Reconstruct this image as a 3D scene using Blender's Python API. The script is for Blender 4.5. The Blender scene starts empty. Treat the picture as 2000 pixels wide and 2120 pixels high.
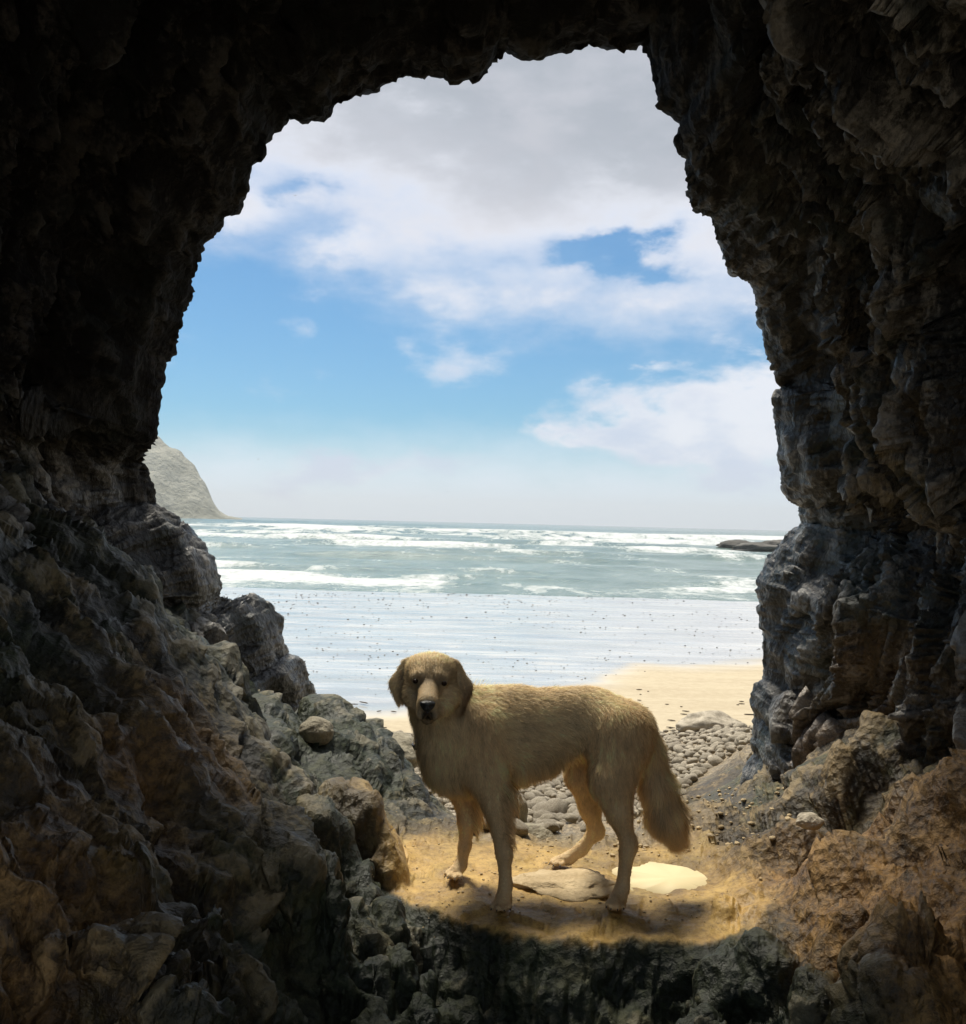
import bpy, math, random
import numpy as np
from mathutils import Vector, Matrix

random.seed(7)
RNG = np.random.default_rng(11)
SC = bpy.context.scene
COL = SC.collection

# ---------------------------------------------------------------- camera
FPX = 2005.0                      # focal length in pixels of the 2000 px wide photograph
CAM_Z = 1.09                      # eye height over the ledge the dog stands on
ROLL = math.radians(1.43)
PITCH = math.radians(0.60)
fw = Vector((0.0, math.cos(PITCH), math.sin(PITCH)))
r0 = Vector((1.0, 0.0, 0.0)); u0 = r0.cross(fw)
rt = (r0 * math.cos(ROLL) + u0 * math.sin(ROLL)).normalized()
up = rt.cross(fw).normalized()
cam_data = bpy.data.cameras.new("camera")
cam_data.sensor_fit = 'HORIZONTAL'; cam_data.sensor_width = 36.0
cam_data.lens = FPX / 2000.0 * 36.0
cam_data.clip_start = 0.02; cam_data.clip_end = 20000.0
cam = bpy.data.objects.new("camera", cam_data); COL.objects.link(cam)
M = Matrix.Identity(4)
for i in range(3):
    M[i][0] = rt[i]; M[i][1] = up[i]; M[i][2] = -fw[i]
M[2][3] = CAM_Z
cam.matrix_world = M
SC.camera = cam
FWn, RTn, UPn = np.array(fw), np.array(rt), np.array(up)

def at(px, py, d):
    """World point at distance d (metres along +y) that the photograph shows at pixel px, py."""
    ray = FWn + RTn * ((px - 1000.0) / FPX) - UPn * ((py - 1060.0) / FPX)
    return np.array((0, 0, CAM_Z)) + ray * (d / ray[1])

# ---------------------------------------------------------------- node helpers
class X:
    """A node socket with arithmetic."""
    nt = None
    def __init__(s, v): s.v = v
    @staticmethod
    def m(op, *a, clamp=False):
        n = X.nt.nodes.new('ShaderNodeMath'); n.operation = op; n.use_clamp = clamp
        for i, q in enumerate(a):
            q = q.v if isinstance(q, X) else q
            if isinstance(q, (int, float)): n.inputs[i].default_value = q
            else: X.nt.links.new(q, n.inputs[i])
        return X(n.outputs[0])
    def __add__(s, o): return X.m('ADD', s, o)
    __radd__ = __add__
    def __sub__(s, o): return X.m('SUBTRACT', s, o)
    def __rsub__(s, o): return X.m('SUBTRACT', o, s)
    def __mul__(s, o): return X.m('MULTIPLY', s, o)
    __rmul__ = __mul__
    def __truediv__(s, o): return X.m('DIVIDE', s, o)
    def __pow__(s, o): return X.m('POWER', s, o)
def sstep(x, a, b):
    n = X.nt.nodes.new('ShaderNodeMapRange'); n.interpolation_type = 'SMOOTHSTEP'
    X.nt.links.new(x.v, n.inputs[0]); n.inputs[1].default_value = a; n.inputs[2].default_value = b
    return X(n.outputs[0])
def combine(x, y, z):
    n = X.nt.nodes.new('ShaderNodeCombineXYZ')
    for i, q in enumerate((x, y, z)):
        if isinstance(q, X): X.nt.links.new(q.v, n.inputs[i])
        else: n.inputs[i].default_value = q
    return X(n.outputs[0])
def noise(vec, scale, detail=4, rough=0.55, dist=0.0):
    n = X.nt.nodes.new('ShaderNodeTexNoise')
    if vec is not None: X.nt.links.new(vec.v, n.inputs['Vector'])
    n.inputs['Scale'].default_value = scale; n.inputs['Detail'].default_value = detail
    n.inputs['Roughness'].default_value = rough; n.inputs['Distortion'].default_value = dist
    return X(n.outputs[0])
def voronoi(vec, scale, feature='F1', rnd=1.0):
    n = X.nt.nodes.new('ShaderNodeTexVoronoi'); n.feature = feature
    X.nt.links.new(vec.v, n.inputs['Vector']); n.inputs['Scale'].default_value = scale
    n.inputs['Randomness'].default_value = rnd
    return X(n.outputs['Distance'])
def mix(f, a, b, blend='MIX'):
    n = X.nt.nodes.new('ShaderNodeMix'); n.data_type = 'RGBA'; n.blend_type = blend
    for sock, q in ((n.inputs[0], f), (n.inputs[6], a), (n.inputs[7], b)):
        if isinstance(q, X): X.nt.links.new(q.v, sock)
        elif isinstance(q, (int, float)): sock.default_value = q
        else: sock.default_value = (*q, 1.0)
    return X(n.outputs[2])
def attr(name):
    n = X.nt.nodes.new('ShaderNodeAttribute'); n.attribute_name = name
    return n
def coords(scale=None, kind='Object'):
    n = X.nt.nodes.new('ShaderNodeTexCoord'); o = X(n.outputs[kind])
    if scale:
        mp = X.nt.nodes.new('ShaderNodeMapping'); X.nt.links.new(o.v, mp.inputs[0]); mp.inputs['Scale'].default_value = scale
        o = X(mp.outputs[0])
    return o
def split(v):
    n = X.nt.nodes.new('ShaderNodeSeparateXYZ'); X.nt.links.new(v.v, n.inputs[0])
    return X(n.outputs[0]), X(n.outputs[1]), X(n.outputs[2])
def bump(h, dist, strength=1.0, prev=None):
    n = X.nt.nodes.new('ShaderNodeBump'); X.nt.links.new(h.v, n.inputs['Height'])
    n.inputs['Distance'].default_value = dist; n.inputs['Strength'].default_value = strength
    if prev: X.nt.links.new(prev.v, n.inputs['Normal'])
    return X(n.outputs[0])
def material(name):
    m = bpy.data.materials.new(name); m.use_nodes = True
    X.nt = m.node_tree
    return m, m.node_tree.nodes['Principled BSDF']
def plug(b, key, q):
    s = b.inputs[key]
    if isinstance(q, X): X.nt.links.new(q.v, s)
    elif isinstance(q, (int, float)): s.default_value = q
    else: s.default_value = (*q, 1.0) if len(s.default_value) == 4 else q

# ---------------------------------------------------------------- sky, sun, exposure
SUN_EL, SUN_AZ = math.radians(65.0), math.radians(-30.0)      # azimuth from +y towards +x
world = bpy.data.worlds.new("World"); SC.world = world; world.use_nodes = True
X.nt = world.node_tree
wn = world.node_tree.nodes; bg = wn['Background']
sky = wn.new('ShaderNodeTexSky'); sky.sky_type = 'NISHITA'; sky.sun_disc = False
sky.sun_elevation = SUN_EL; sky.sun_rotation = SUN_AZ
sky.air_density = 1.0; sky.dust_density = 0.6; sky.ozone_density = 1.6
D = coords(kind='Generated')
dx, dy, dz = split(D)
el = X.m('ARCSINE', dz) * 57.2958
az = X.m('ARCTAN2', dx, dy) * 57.2958
cv = combine(az * 0.05, el * 0.11, 0.0)
cw = combine(az * 0.0174 * 1.0, el * 0.0174 * 2.0, X.m('COSINE', az * 0.01745) * 0.3)
n1 = noise(cw, 5.0, 6, 0.58, 0.15) - 0.5
n2 = noise(cw, 14.0, 5, 0.55, 0.1) - 0.5
n3 = noise(cw, 1.6, 3, 0.5) - 0.5
cw2 = combine(az * 0.0174 + 5.0, el * 0.034, X.m('COSINE', az * 0.01745) * 0.3)
n1b = noise(cw2, 5.0, 6, 0.58, 0.15) - 0.5
n2b = noise(cw2, 14.0, 5, 0.6, 0.1) - 0.5
azc = X.m('MAXIMUM', X.m('MINIMUM', az, 40.0), -40.0)
edge = 13.6 - azc * 0.21
def blob(a0, e0, ra, re):
    qa = (az + n1 * 9.0 + n2 * 7.0 - a0) * (1.0 / ra); qe = (el + n1b * 4.5 + n2b * 3.5 - e0) * (1.0 / re)
    return X.m('EXPONENT', (qa * qa + qe * qe) * -1.0)
cover = (el - edge) * 0.24 + n1 * 3.4 + n2 * 1.8 + 0.0
cover = cover - blob(6.3, 15.6, 2.4, 1.0) * 3.4 - blob(-12.5, 18.6, 2.4, 0.7) * 1.0 - blob(9.0, 14.8, 1.8, 0.8) * 1.2 + blob(-15.5, 17.8, 2.5, 1.5) * 1.6 + blob(-8.0, 15.6, 2.2, .8) * .9
c_high = sstep(cover, -1.0, 1.5)
# low cumulus that climbs to the right, over a thin pale bank at the horizon
cum = blob(4.5, 5.0, 3.6, 0.9) * 1.4 + blob(11.5, 5.0, 4.0, 2.0) * 1.6 + blob(9.5, 8.6, 2.6, .5) * .7 + blob(19.0, 7.0, 6.0, 6.0) * 2.0 + blob(-8.0, 2.8, 10.0, 1.2) * 1.1 + n1 * 2.9 + n2 * 2.6 - 0.48
c_low = sstep(cum, -0.3, 1.0)
bank = (1.0 - sstep(el + n1 * 5.0 + n2 * 2.0, 1.0, 6.5)) * 0.80
wisp = sstep(n3 + n1 * 0.8, 0.0, 0.5) * 0.25
# cloud shade: bright fringes, greyer body higher up
grey_hi = sstep(el + n3 * 9.0 + n1 * 5.0, 14.0, 21.5) * sstep(cover, 0.6, 2.4)
col_hi = mix(grey_hi, (0.66, 0.67, 0.72), (0.335, 0.36, 0.40))
col_hi = mix(sstep(n1 + n2, -0.15, 0.3) * 0.35, col_hi, (0.56, 0.555, 0.60))
sh_lo = sstep(n2 * 1.6 + n1 - (el - 5.0) * 0.08, -0.2, 0.35)
col_lo = mix(sh_lo, (0.64, 0.66, 0.71), (0.47, 0.53, 0.64))
skyc = mix(1.0, X(sky.outputs[0]), (0.038, 0.066, 0.081), 'MULTIPLY')
c = mix(wisp, skyc, (0.42, 0.56, 0.68))
c = mix(bank, c, (0.61, 0.675, 0.76))
c = mix(c_low * 0.93, c, col_lo)
c = mix(c_high * 0.96, c, col_hi)
world.node_tree.links.new(c.v, bg.inputs['Color'])
bg.inputs['Strength'].default_value = 1.0

sun_data = bpy.data.lights.new("sun", 'SUN'); sun_data.energy = 4.0; sun_data.angle = math.radians(19.0)
sun_data.color = (1.0, 0.93, 0.80)
sun = bpy.data.objects.new("sun", sun_data); COL.objects.link(sun)
sv = Vector((math.sin(SUN_AZ) * math.cos(SUN_EL), math.cos(SUN_AZ) * math.cos(SUN_EL), math.sin(SUN_EL)))
sun.rotation_euler = sv.to_track_quat('Z', 'Y').to_euler()
sun.location = (0, 20, 30)

SC.view_settings.view_transform = 'Standard'; SC.view_settings.look = 'None'
SC.view_settings.exposure = 0.45; SC.view_settings.gamma = 1.0
SC.view_settings.use_curve_mapping = False
SC.cycles.max_bounces = 10; SC.cycles.diffuse_bounces = 5; SC.cycles.glossy_bounces = 3
SC.cycles.use_denoising = True
SC.cycles.sample_clamp_indirect = 6.0
SC.cycles.caustics_reflective = False; SC.cycles.caustics_refractive = False

# ---------------------------------------------------------------- numpy noise
_p = np.random.default_rng(3).permutation(256).astype(np.int32); _p = np.concatenate([_p, _p, _p])
_g = np.array([(1,1,0),(-1,1,0),(1,-1,0),(-1,-1,0),(1,0,1),(-1,0,1),(1,0,-1),(-1,0,-1),(0,1,1),(0,-1,1),(0,1,-1),(0,-1,-1),(1,1,0),(0,-1,1),(-1,1,0),(0,-1,-1)], np.float32)
def pn(x, y, z):
    x = np.asarray(x, np.float32); y = np.asarray(y, np.float32); z = np.asarray(z, np.float32)
    x, y, z = np.broadcast_arrays(x, y, z)
    xi, yi, zi = np.floor(x), np.floor(y), np.floor(z)
    xf, yf, zf = x - xi, y - yi, z - zi
    xi = xi.astype(np.int32) & 255; yi = yi.astype(np.int32) & 255; zi = zi.astype(np.int32) & 255
    u = xf*xf*xf*(xf*(xf*6-15)+10); v = yf*yf*yf*(yf*(yf*6-15)+10); w = zf*zf*zf*(zf*(zf*6-15)+10)
    def gr(i, j, k):
        h = _p[_p[_p[xi+i]+yi+j]+zi+k] & 15
        g = _g[h]
        return g[..., 0]*(xf-i) + g[..., 1]*(yf-j) + g[..., 2]*(zf-k)
    def lp(a, b, t): return a + (b-a)*t
    return lp(lp(lp(gr(0,0,0), gr(1,0,0), u), lp(gr(0,1,0), gr(1,1,0), u), v),
              lp(lp(gr(0,0,1), gr(1,0,1), u), lp(gr(0,1,1), gr(1,1,1), u), v), w)
def fbm(x, y, z, o=4, g=0.5):
    s = 0; a = 1.0
    for i in range(o):
        s = s + a*pn(x*2**i+7.1*i, y*2**i+3.3*i, z*2**i+1.7*i); a *= g
    return s
def ridged(x, y, z, o=3, g=0.5):
    s = 0; a = 1.0; t = 0
    for i in range(o):
        s = s + a*(1-np.abs(pn(x*2**i+5.1*i, y*2**i+9.3*i, z*2**i+2.7*i))*2.0); t += a; a *= g
    return s/t
def cell(x, y, z, seed=0):
    """Worley F1, F2."""
    x = np.asarray(x, np.float32); y = np.asarray(y, np.float32); z = np.asarray(z, np.float32)
    xi, yi, zi = np.floor(x).astype(np.int32), np.floor(y).astype(np.int32), np.floor(z).astype(np.int32)
    f1 = np.full(x.shape, 9.0, np.float32); f2 = f1.copy()
    for i in (-1, 0, 1):
        for j in (-1, 0, 1):
            for k in (-1, 0, 1):
                h = _p[_p[_p[(xi+i+seed) & 255]+((yi+j) & 255)]+((zi+k) & 255)]
                h2 = _p[h+31]; h3 = _p[h2+77]
                d = (xi+i+h/256.0-x)**2 + (yi+j+h2/256.0-y)**2 + (zi+k+h3/256.0-z)**2
                nf = np.minimum(f1, d); f2 = np.minimum(f2, np.maximum(f1, d)); f1 = nf
    return np.sqrt(f1), np.sqrt(f2)
def chips(x, y, z, seed=5):
    """Tilted flat facet per Worley cell: hard-edged broken rock. Roughly -0.5..0.5."""
    x = np.asarray(x, np.float32); y = np.asarray(y, np.float32); z = np.asarray(z, np.float32)
    xi, yi, zi = np.floor(x).astype(np.int32), np.floor(y).astype(np.int32), np.floor(z).astype(np.int32)
    f1 = np.full(x.shape, 9.0, np.float32); val = np.zeros(x.shape, np.float32)
    for i in (-1, 0, 1):
        for j in (-1, 0, 1):
            for k in (-1, 0, 1):
                h = _p[_p[_p[(xi+i+seed) & 255]+((yi+j) & 255)]+((zi+k) & 255)]
                h2 = _p[h+31]; h3 = _p[h2+77]; h4 = _p[h3+11]
                ax, ay, az_ = xi+i+h/256.0-x, yi+j+h2/256.0-y, zi+k+h3/256.0-z
                d = ax*ax + ay*ay + az_*az_
                v = (h4/255.0-.5)*.55 + ax*(h2/128.0-1)*.55 + ay*(h3/128.0-1)*.55 + az_*(h/128.0-1)*.55
                m_ = d < f1; f1 = np.where(m_, d, f1); val = np.where(m_, v, val)
    return val
def sm(x, a, b):
    t = np.clip((x-a)/(b-a), 0, 1); return t*t*(3-2*t)
def catmull(P, n_or_t):
    """Linear-then-smoothed resampling is enough here: piecewise linear by arc length."""
    P = np.asarray(P, float); L = np.concatenate([[0], np.cumsum(np.linalg.norm(np.diff(P, axis=0), axis=1))])
    t = np.linspace(0, L[-1], n_or_t)
    return np.stack([np.interp(t, L, P[:, i]) for i in range(P.shape[1])], 1)

# ---------------------------------------------------------------- mesh helpers
def mesh_obj(name, V, F, mat=None, smooth=True, parent=None, attrs=None, mats=None):
    """V (n,3); F an (m,3) or (m,4) array, or a list of such arrays."""
    me = bpy.data.meshes.new(name)
    Fs = F if isinstance(F, list) else [F]
    Fs = [np.asarray(f, np.int32) for f in Fs if len(f)]
    V = np.asarray(V, np.float32)
    me.vertices.add(len(V)); me.vertices.foreach_set('co', V.ravel())
    nl = sum(f.size for f in Fs); npoly = sum(len(f) for f in Fs)
    me.loops.add(nl); me.loops.foreach_set('vertex_index', np.concatenate([f.ravel() for f in Fs]))
    me.polygons.add(npoly)
    sizes = np.concatenate([np.full(len(f), f.shape[1], np.int32) for f in Fs])
    me.polygons.foreach_set('loop_start', np.concatenate([[0], np.cumsum(sizes)[:-1]]).astype(np.int32))
    me.polygons.foreach_set('loop_total', sizes)
    me.update(calc_edges=True)
    if smooth: me.polygons.foreach_set('use_smooth', np.ones(npoly, bool))
    for k, a in (attrs or {}).items():
        a = np.asarray(a, np.float32)
        if a.ndim == 1:
            at_ = me.attributes.new(k, 'FLOAT', 'POINT'); at_.data.foreach_set('value', a)
        else:
            at_ = me.attributes.new(k, 'FLOAT_COLOR', 'POINT')
            at_.data.foreach_set('color', np.concatenate([a, np.ones((len(a), 1), np.float32)], 1).ravel())
    if mat: me.materials.append(mat)
    me.validate()
    o = bpy.data.objects.new(name, me); COL.objects.link(o)
    if parent: o.parent = parent
    return o
def grid_faces(nr, nc, wrap=False):
    i = np.arange(nr-1)[:, None]; j = np.arange(nc if wrap else nc-1)[None, :]
    j2 = (j+1) % nc
    a = i*nc+j; b = i*nc+j2; c_ = (i+1)*nc+j2; d = (i+1)*nc+j
    return np.stack([a, b, c_, d], -1).reshape(-1, 4)
def grid_normals(P):
    du = np.gradient(P, axis=0); dv = np.gradient(P, axis=1)
    n = np.cross(du, dv); return n/np.maximum(np.linalg.norm(n, axis=-1, keepdims=True), 1e-9)
def thing(o, label, cat, group=None):
    o['label'] = label; o['category'] = cat
    if group: o['group'] = group
    return o
def kind(o, k, label=None):
    o['kind'] = k
    if label: o['label'] = label
    return o
# ---------------------------------------------------------------- materials
def rock_material(name, dark, mid, pale, green, warm_attr=True, bump_scale=1.0, rough=(0.45, 0.75), streak=False):
    m, b = material(name)
    co = coords()
    big = noise(co, 2.3, 5, 0.6, 0.4); med = noise(co, 9.0, 6, 0.65, 0.3); fine = noise(co, 48.0, 5, 0.7); grain = noise(co, 220.0, 3, 0.7)
    gm = noise(co, 3.1, 4, 0.6)
    if streak:
        sx, sy, sz = split(co)
        sc_ = combine(sx * 1.0, sy + sz * 0.42, sz * 0.30)
        big = noise(sc_, 4.0, 6, 0.62, 0.5); med = noise(sc_, 13.0, 6, 0.65, 0.4)
    cc = mix(sstep(big * 0.5 + med * 0.5, 0.36, 0.62), dark, mid)
    cc = mix(sstep(med * 0.75 + fine * 0.4, 0.58, 0.72) * 0.8, cc, pale)
    cc = mix(sstep(gm + fine * 0.3, 0.62, 0.82) * 0.75, cc, green)
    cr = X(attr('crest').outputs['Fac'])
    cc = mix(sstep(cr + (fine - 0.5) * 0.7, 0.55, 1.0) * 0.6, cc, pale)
    cc = mix(sstep(cr + (fine - 0.5) * 0.4, 0.45, 0.0) * 0.7, cc, (0.010, 0.010, 0.008))  # darkens hollows between crests: crevice shade put into the colour
    if warm_attr:
        a = attr('warm'); w = X(a.outputs['Fac'])
        wc = mix(sstep(med * 0.5 + fine * 0.5, 0.35, 0.65), (0.085, 0.038, 0.009), (0.36, 0.195, 0.055))
        cc = mix(w * (0.55 + sstep(big + fine * 0.4, 0.5, 0.85) * 0.45), cc, wc)
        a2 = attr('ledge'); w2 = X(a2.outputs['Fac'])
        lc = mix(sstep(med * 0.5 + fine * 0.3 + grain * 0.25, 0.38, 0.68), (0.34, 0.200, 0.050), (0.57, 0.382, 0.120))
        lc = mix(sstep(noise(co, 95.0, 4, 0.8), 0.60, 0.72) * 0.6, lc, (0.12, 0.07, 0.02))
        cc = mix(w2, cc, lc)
        a3 = attr('gravel'); w3 = X(a3.outputs['Fac'])
        cc = mix(w3, cc, mix(sstep(fine, 0.35, 0.7), (0.13, 0.10, 0.060), (0.38, 0.30, 0.19)))
    cc = mix(sstep(fine * 0.6 + grain * 0.4, 0.30, 0.52), mix(0.55, cc, (0.02, 0.018, 0.014)), cc)
    plug(b, 'Base Color', cc)
    plug(b, 'Roughness', sstep(med, 0.2, 0.8) * (rough[1] - rough[0]) + rough[0])
    b.inputs['Specular IOR Level'].default_value = 0.45
    vo = voronoi(co, 38.0)
    hh = fine * 0.45 + vo * 0.6
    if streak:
        bk = X(attr('wall_shade').outputs['Fac'])
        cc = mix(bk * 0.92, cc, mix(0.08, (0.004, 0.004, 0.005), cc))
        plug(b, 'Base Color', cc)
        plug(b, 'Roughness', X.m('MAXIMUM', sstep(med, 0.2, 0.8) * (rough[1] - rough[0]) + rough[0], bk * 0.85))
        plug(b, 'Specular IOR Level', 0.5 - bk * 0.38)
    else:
        ms_ = X(attr('moss_shade').outputs['Fac'])
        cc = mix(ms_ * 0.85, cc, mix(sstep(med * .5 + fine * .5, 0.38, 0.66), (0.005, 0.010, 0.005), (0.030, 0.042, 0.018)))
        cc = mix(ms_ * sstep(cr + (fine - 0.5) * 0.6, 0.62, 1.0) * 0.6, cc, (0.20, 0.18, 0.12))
        plug(b, 'Base Color', cc)
    n_ = bump(med, 0.05 * bump_scale, 0.6)
    n_ = bump(hh, 0.020 * bump_scale, 0.75, n_)
    if warm_attr: n_ = mix(w2 * 0.65 + w3 * 0.6, n_, X(X.nt.nodes.new('ShaderNodeNewGeometry').outputs['Normal']))
    plug(b, 'Normal', n_)
    return m
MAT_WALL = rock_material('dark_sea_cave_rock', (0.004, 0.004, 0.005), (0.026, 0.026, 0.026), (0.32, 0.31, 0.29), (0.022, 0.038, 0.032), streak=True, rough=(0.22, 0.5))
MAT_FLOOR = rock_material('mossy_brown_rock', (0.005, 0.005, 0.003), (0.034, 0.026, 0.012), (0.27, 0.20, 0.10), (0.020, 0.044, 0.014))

def plain_stone(name, a, b_, scale=14.0, bd=0.01):
    m, b = material(name)
    info = X.nt.nodes.new('ShaderNodeObjectInfo'); rnd = X(info.outputs['Random'])
    av = attr('tint'); tv = X(av.outputs['Fac'])
    co = coords()
    n_ = noise(co, scale, 5, 0.6); f_ = noise(co, scale * 7, 4, 0.7)
    cc = mix(sstep(n_ * 0.6 + f_ * 0.4, 0.32, 0.68), a, b_)
    t = X.m('FRACT', rnd + tv)
    cc = mix(sstep(t, 0.0, 1.0) * 0.55, cc, mix(1.0, cc, (0.56, 0.54, 0.53), 'MULTIPLY'))
    cc = mix(sstep(X.m('FRACT', t * 7.3), 0.72, 1.0) * 0.5, cc, (0.42, 0.36, 0.27))
    plug(b, 'Base Color', cc); plug(b, 'Roughness', 0.75); plug(b, 'Normal', bump(f_, bd, 0.7))
    return m
MAT_PEBBLE = plain_stone('rounded_grey_tan_pebble', (0.22, 0.185, 0.13), (0.60, 0.53, 0.41))
MAT_BOULDER = plain_stone('speckled_grey_boulder', (0.22, 0.195, 0.14), (0.42, 0.375, 0.27), 10.0, 0.02)
MAT_DARKPEBBLE = plain_stone('wet_dark_pebble', (0.06, 0.065, 0.075), (0.16, 0.165, 0.18))
MAT_SEAROCK = plain_stone('dark_sea_rock', (0.05, 0.05, 0.045), (0.15, 0.14, 0.12), 1.2, 0.2)

m, b = material('wet_and_dry_sand'); MAT_SAND = m
co = coords(); sx, sy, sz = split(co)
w = X(attr('wet').outputs['Fac'])
st = noise(combine(sx * 0.25, sy * 1.3, 0.0), 1.1, 6, 0.62, 0.2)
st2 = noise(combine(sx * 0.5, sy * 2.2, 0.0), 2.6, 5, 0.6)
fine = noise(co, 9.0, 5, 0.7); grain = noise(co, 160.0, 2, 0.6)
dry = mix(sstep(fine * 0.5 + st * 0.5, 0.36, 0.64), (0.41, 0.335, 0.22), (0.50, 0.425, 0.29))
wet_sheen_c = mix(sstep(st, 0.35, 0.65), (0.42, 0.405, 0.375), (0.58, 0.57, 0.54))  # paler than real wet sand: sky sheen put partly into the colour
plug(b, 'Base Color', mix(w, dry, wet_sheen_c))
film = sstep(w + (st - 0.5) * 0.9, 0.30, 0.85)
patch = sstep(st2 * 0.6 + st * 0.4, 0.50, 0.62) * sstep(w, 0.5, 1.0)
plug(b, 'Roughness', X.m('MAXIMUM', 0.80 - film * 0.60 + patch * 0.20, 0.04))
b.inputs['Specular IOR Level'].default_value = 0.5
plug(b, 'Coat Weight', film * 0.55); plug(b, 'Coat Roughness', 0.10 + patch * 0.16)
nb = bump(fine * 0.6 + grain * 0.1, 0.012, 0.5)
nb = bump(noise(combine(sx * 0.5, sy * 3.0, 0.0), 2.5, 4, 0.6), 0.05, 0.14, nb)
plug(b, 'Normal', nb)

m, b = material('sea_water_and_foam'); MAT_SEA = m
co = coords(); sx, sy, sz = split(co)
f = X(attr('foam').outputs['Fac'])
na = noise(combine(sx * 0.7, sy * 0.35, 0.0), 0.42, 6, 0.68, 0.6)
nf = noise(combine(sx, sy * 0.6, 0.0), 2.4, 5, 0.7)
fo = sstep(f + (na - 0.5) * 1.9 + (nf - 0.5) * 0.8, 0.40, 0.86)
wc = mix(sstep(na, 0.3, 0.7), (0.10, 0.165, 0.145), (0.20, 0.27, 0.245))
plug(b, 'Base Color', mix(fo, wc, mix(sstep(nf, 0.3, 0.7), (0.44, 0.47, 0.48), (0.68, 0.70, 0.70))))
plug(b, 'Roughness', 0.16 + fo * 0.6)
nb = bump(noise(combine(sx * 0.6, sy, 0.0), 1.6, 5, 0.65), 0.35, 0.8)
plug(b, 'Normal', bump(nf, 0.1, 0.6, nb))

m, b = material('headland_grass_and_cliff'); MAT_HEAD = m
co = coords()
a_ = noise(co, 0.02, 6, 0.65, 0.3); d_ = noise(co, 0.12, 5, 0.7)
plug(b, 'Base Color', mix(sstep(a_ * 0.6 + d_ * 0.4, 0.36, 0.62), (0.13, 0.14, 0.11), (0.36, 0.36, 0.30)))  # dry grass tones made paler: part of the haze put into the colour
plug(b, 'Roughness', 0.95); plug(b, 'Normal', bump(d_, 6.0, 0.9))

m, b = material('murky_pool_water'); MAT_POOL = m
plug(b, 'Base Color', (0.68, 0.58, 0.35)); plug(b, 'Roughness', 0.5); b.inputs['Specular IOR Level'].default_value = 0.12

MAT_SLAB = plain_stone('tan_ledge_stone', (0.42, 0.31, 0.16), (0.66, 0.52, 0.31), 12.0, 0.012)
m, b = material('gull_grey'); MAT_GULL = m
plug(b, 'Base Color', (0.12, 0.12, 0.13)); plug(b, 'Roughness', 0.8)
# ---------------------------------------------------------------- cave: the mouth outline with its distance, then rock swept back past the camera
RIM = [(700,1720,4.9),(660,1640,5.1),(640,1580,5.3),(632,1540,5.4),(640,1500,5.4),(644,1460,5.4),(650,1432,5.3),(640,1400,5.2),(615,1360,5.1),(593,1356,5.1),(583,1324,5.0),(579,1283,5.0),
(563,1257,4.95),(531,1233,4.9),(503,1232,4.8),(479,1241,4.7),(454,1233,4.5),(456,1215,4.45),(447,1187,4.4),(440,1155,4.4),(422,1126,4.4),(396,1096,4.35),(362,1070,4.3),(322,1042,4.3),
(318,1014,4.25),(306,986,4.2),(288,955,4.1),(298,937,4.0),(304,921,3.9),(314,919,3.85),(318,901,3.8),(322,860,3.8),(334,797,3.8),(340,747,3.85),(361,729,3.9),(364,679,3.9),(376,675,3.92),(375,643,3.95),
(395,616,4.0),(398,584,4.0),(410,543,4.0),(417,503,4.0),(437,489,4.05),(454,466,4.05),(460,447,4.05),(484,448,4.1),(498,435,4.1),(503,403,4.1),(511,371,4.1),(527,337,4.15),(539,331,4.15),(550,317,4.2),(550,299,4.2),
(566,276,4.2),(580,258,4.25),(599,239,4.3),(621,251,4.3),(670,251,4.35),(679,241,4.35),(690,236,4.4),(694,218,4.4),(722,209,4.4),(748,194,4.4),(754,185,4.45),(782,184,4.45),(789,174,4.45),(823,159,4.5),(860,157,4.5),
(922,153,4.5),(936,169,4.5),(957,162,4.5),(989,164,4.5),(998,153,4.5),(1004,149,4.5),(1020,129,4.5),(1024,112,4.5),(1050,98,4.5),(1075,111,4.5),(1112,113,4.5),(1144,103,4.5),(1183,95,4.5),(1213,98,4.5),(1216,90,4.5),
(1276,94,4.5),(1317,96,4.45),(1328,80,4.45),(1336,90,4.4),(1342,116,4.4),(1355,142,4.4),(1362,179,4.35),(1364,205,4.35),(1371,223,4.3),(1390,237,4.3),(1409,259,4.3),(1406,295,4.3),(1411,310,4.3),(1424,329,4.3),
(1427,373,4.25),(1424,399,4.25),(1426,418,4.25),(1440,440,4.2),(1468,454,4.2),(1474,482,4.2),(1493,519,4.15),(1517,567,4.1),(1547,583,4.1),(1565,604,4.1),(1571,664,4.1),(1581,692,4.05),(1597,736,4.0),(1603,777,4.0),
(1617,800,4.0),(1605,828,3.95),(1609,889,3.95),(1617,937,3.95),(1623,997,4.0),(1637,1033,4.05),(1658,1047,4.15),(1653,1066,4.2),(1656,1082,4.25),(1629,1106,4.3),(1609,1134,4.35),(1593,1158,4.4),(1577,1190,4.4),(1569,1206,4.4),
(1573,1243,4.45),(1573,1283,4.5),(1579,1339,4.5),(1585,1379,4.55),(1579,1404,4.6),(1561,1414,4.6),(1553,1436,4.6),(1552,1460,4.6),(1565,1484,4.6),(1559,1504,4.6),(1555,1540,4.6),(1561,1560,4.6),(1540,1600,4.6),(1530,1660,4.6)]
def rim_depth(px, py, d):
    t = min(max((950.0-py)/700.0, 0), 1); t = t*t*(3-2*t)
    return d + (3.08-d)*t
R3 = np.array([at(px, py, rim_depth(px, py, d)) for px, py, d in RIM])
bottom = np.array([(1.15, 4.5, -0.75), (0.9, 4.4, -1.0), (0.0, 4.4, -1.1), (-0.6, 4.6, -1.0)])
loop = np.concatenate([R3, bottom, R3[:1]])
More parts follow.
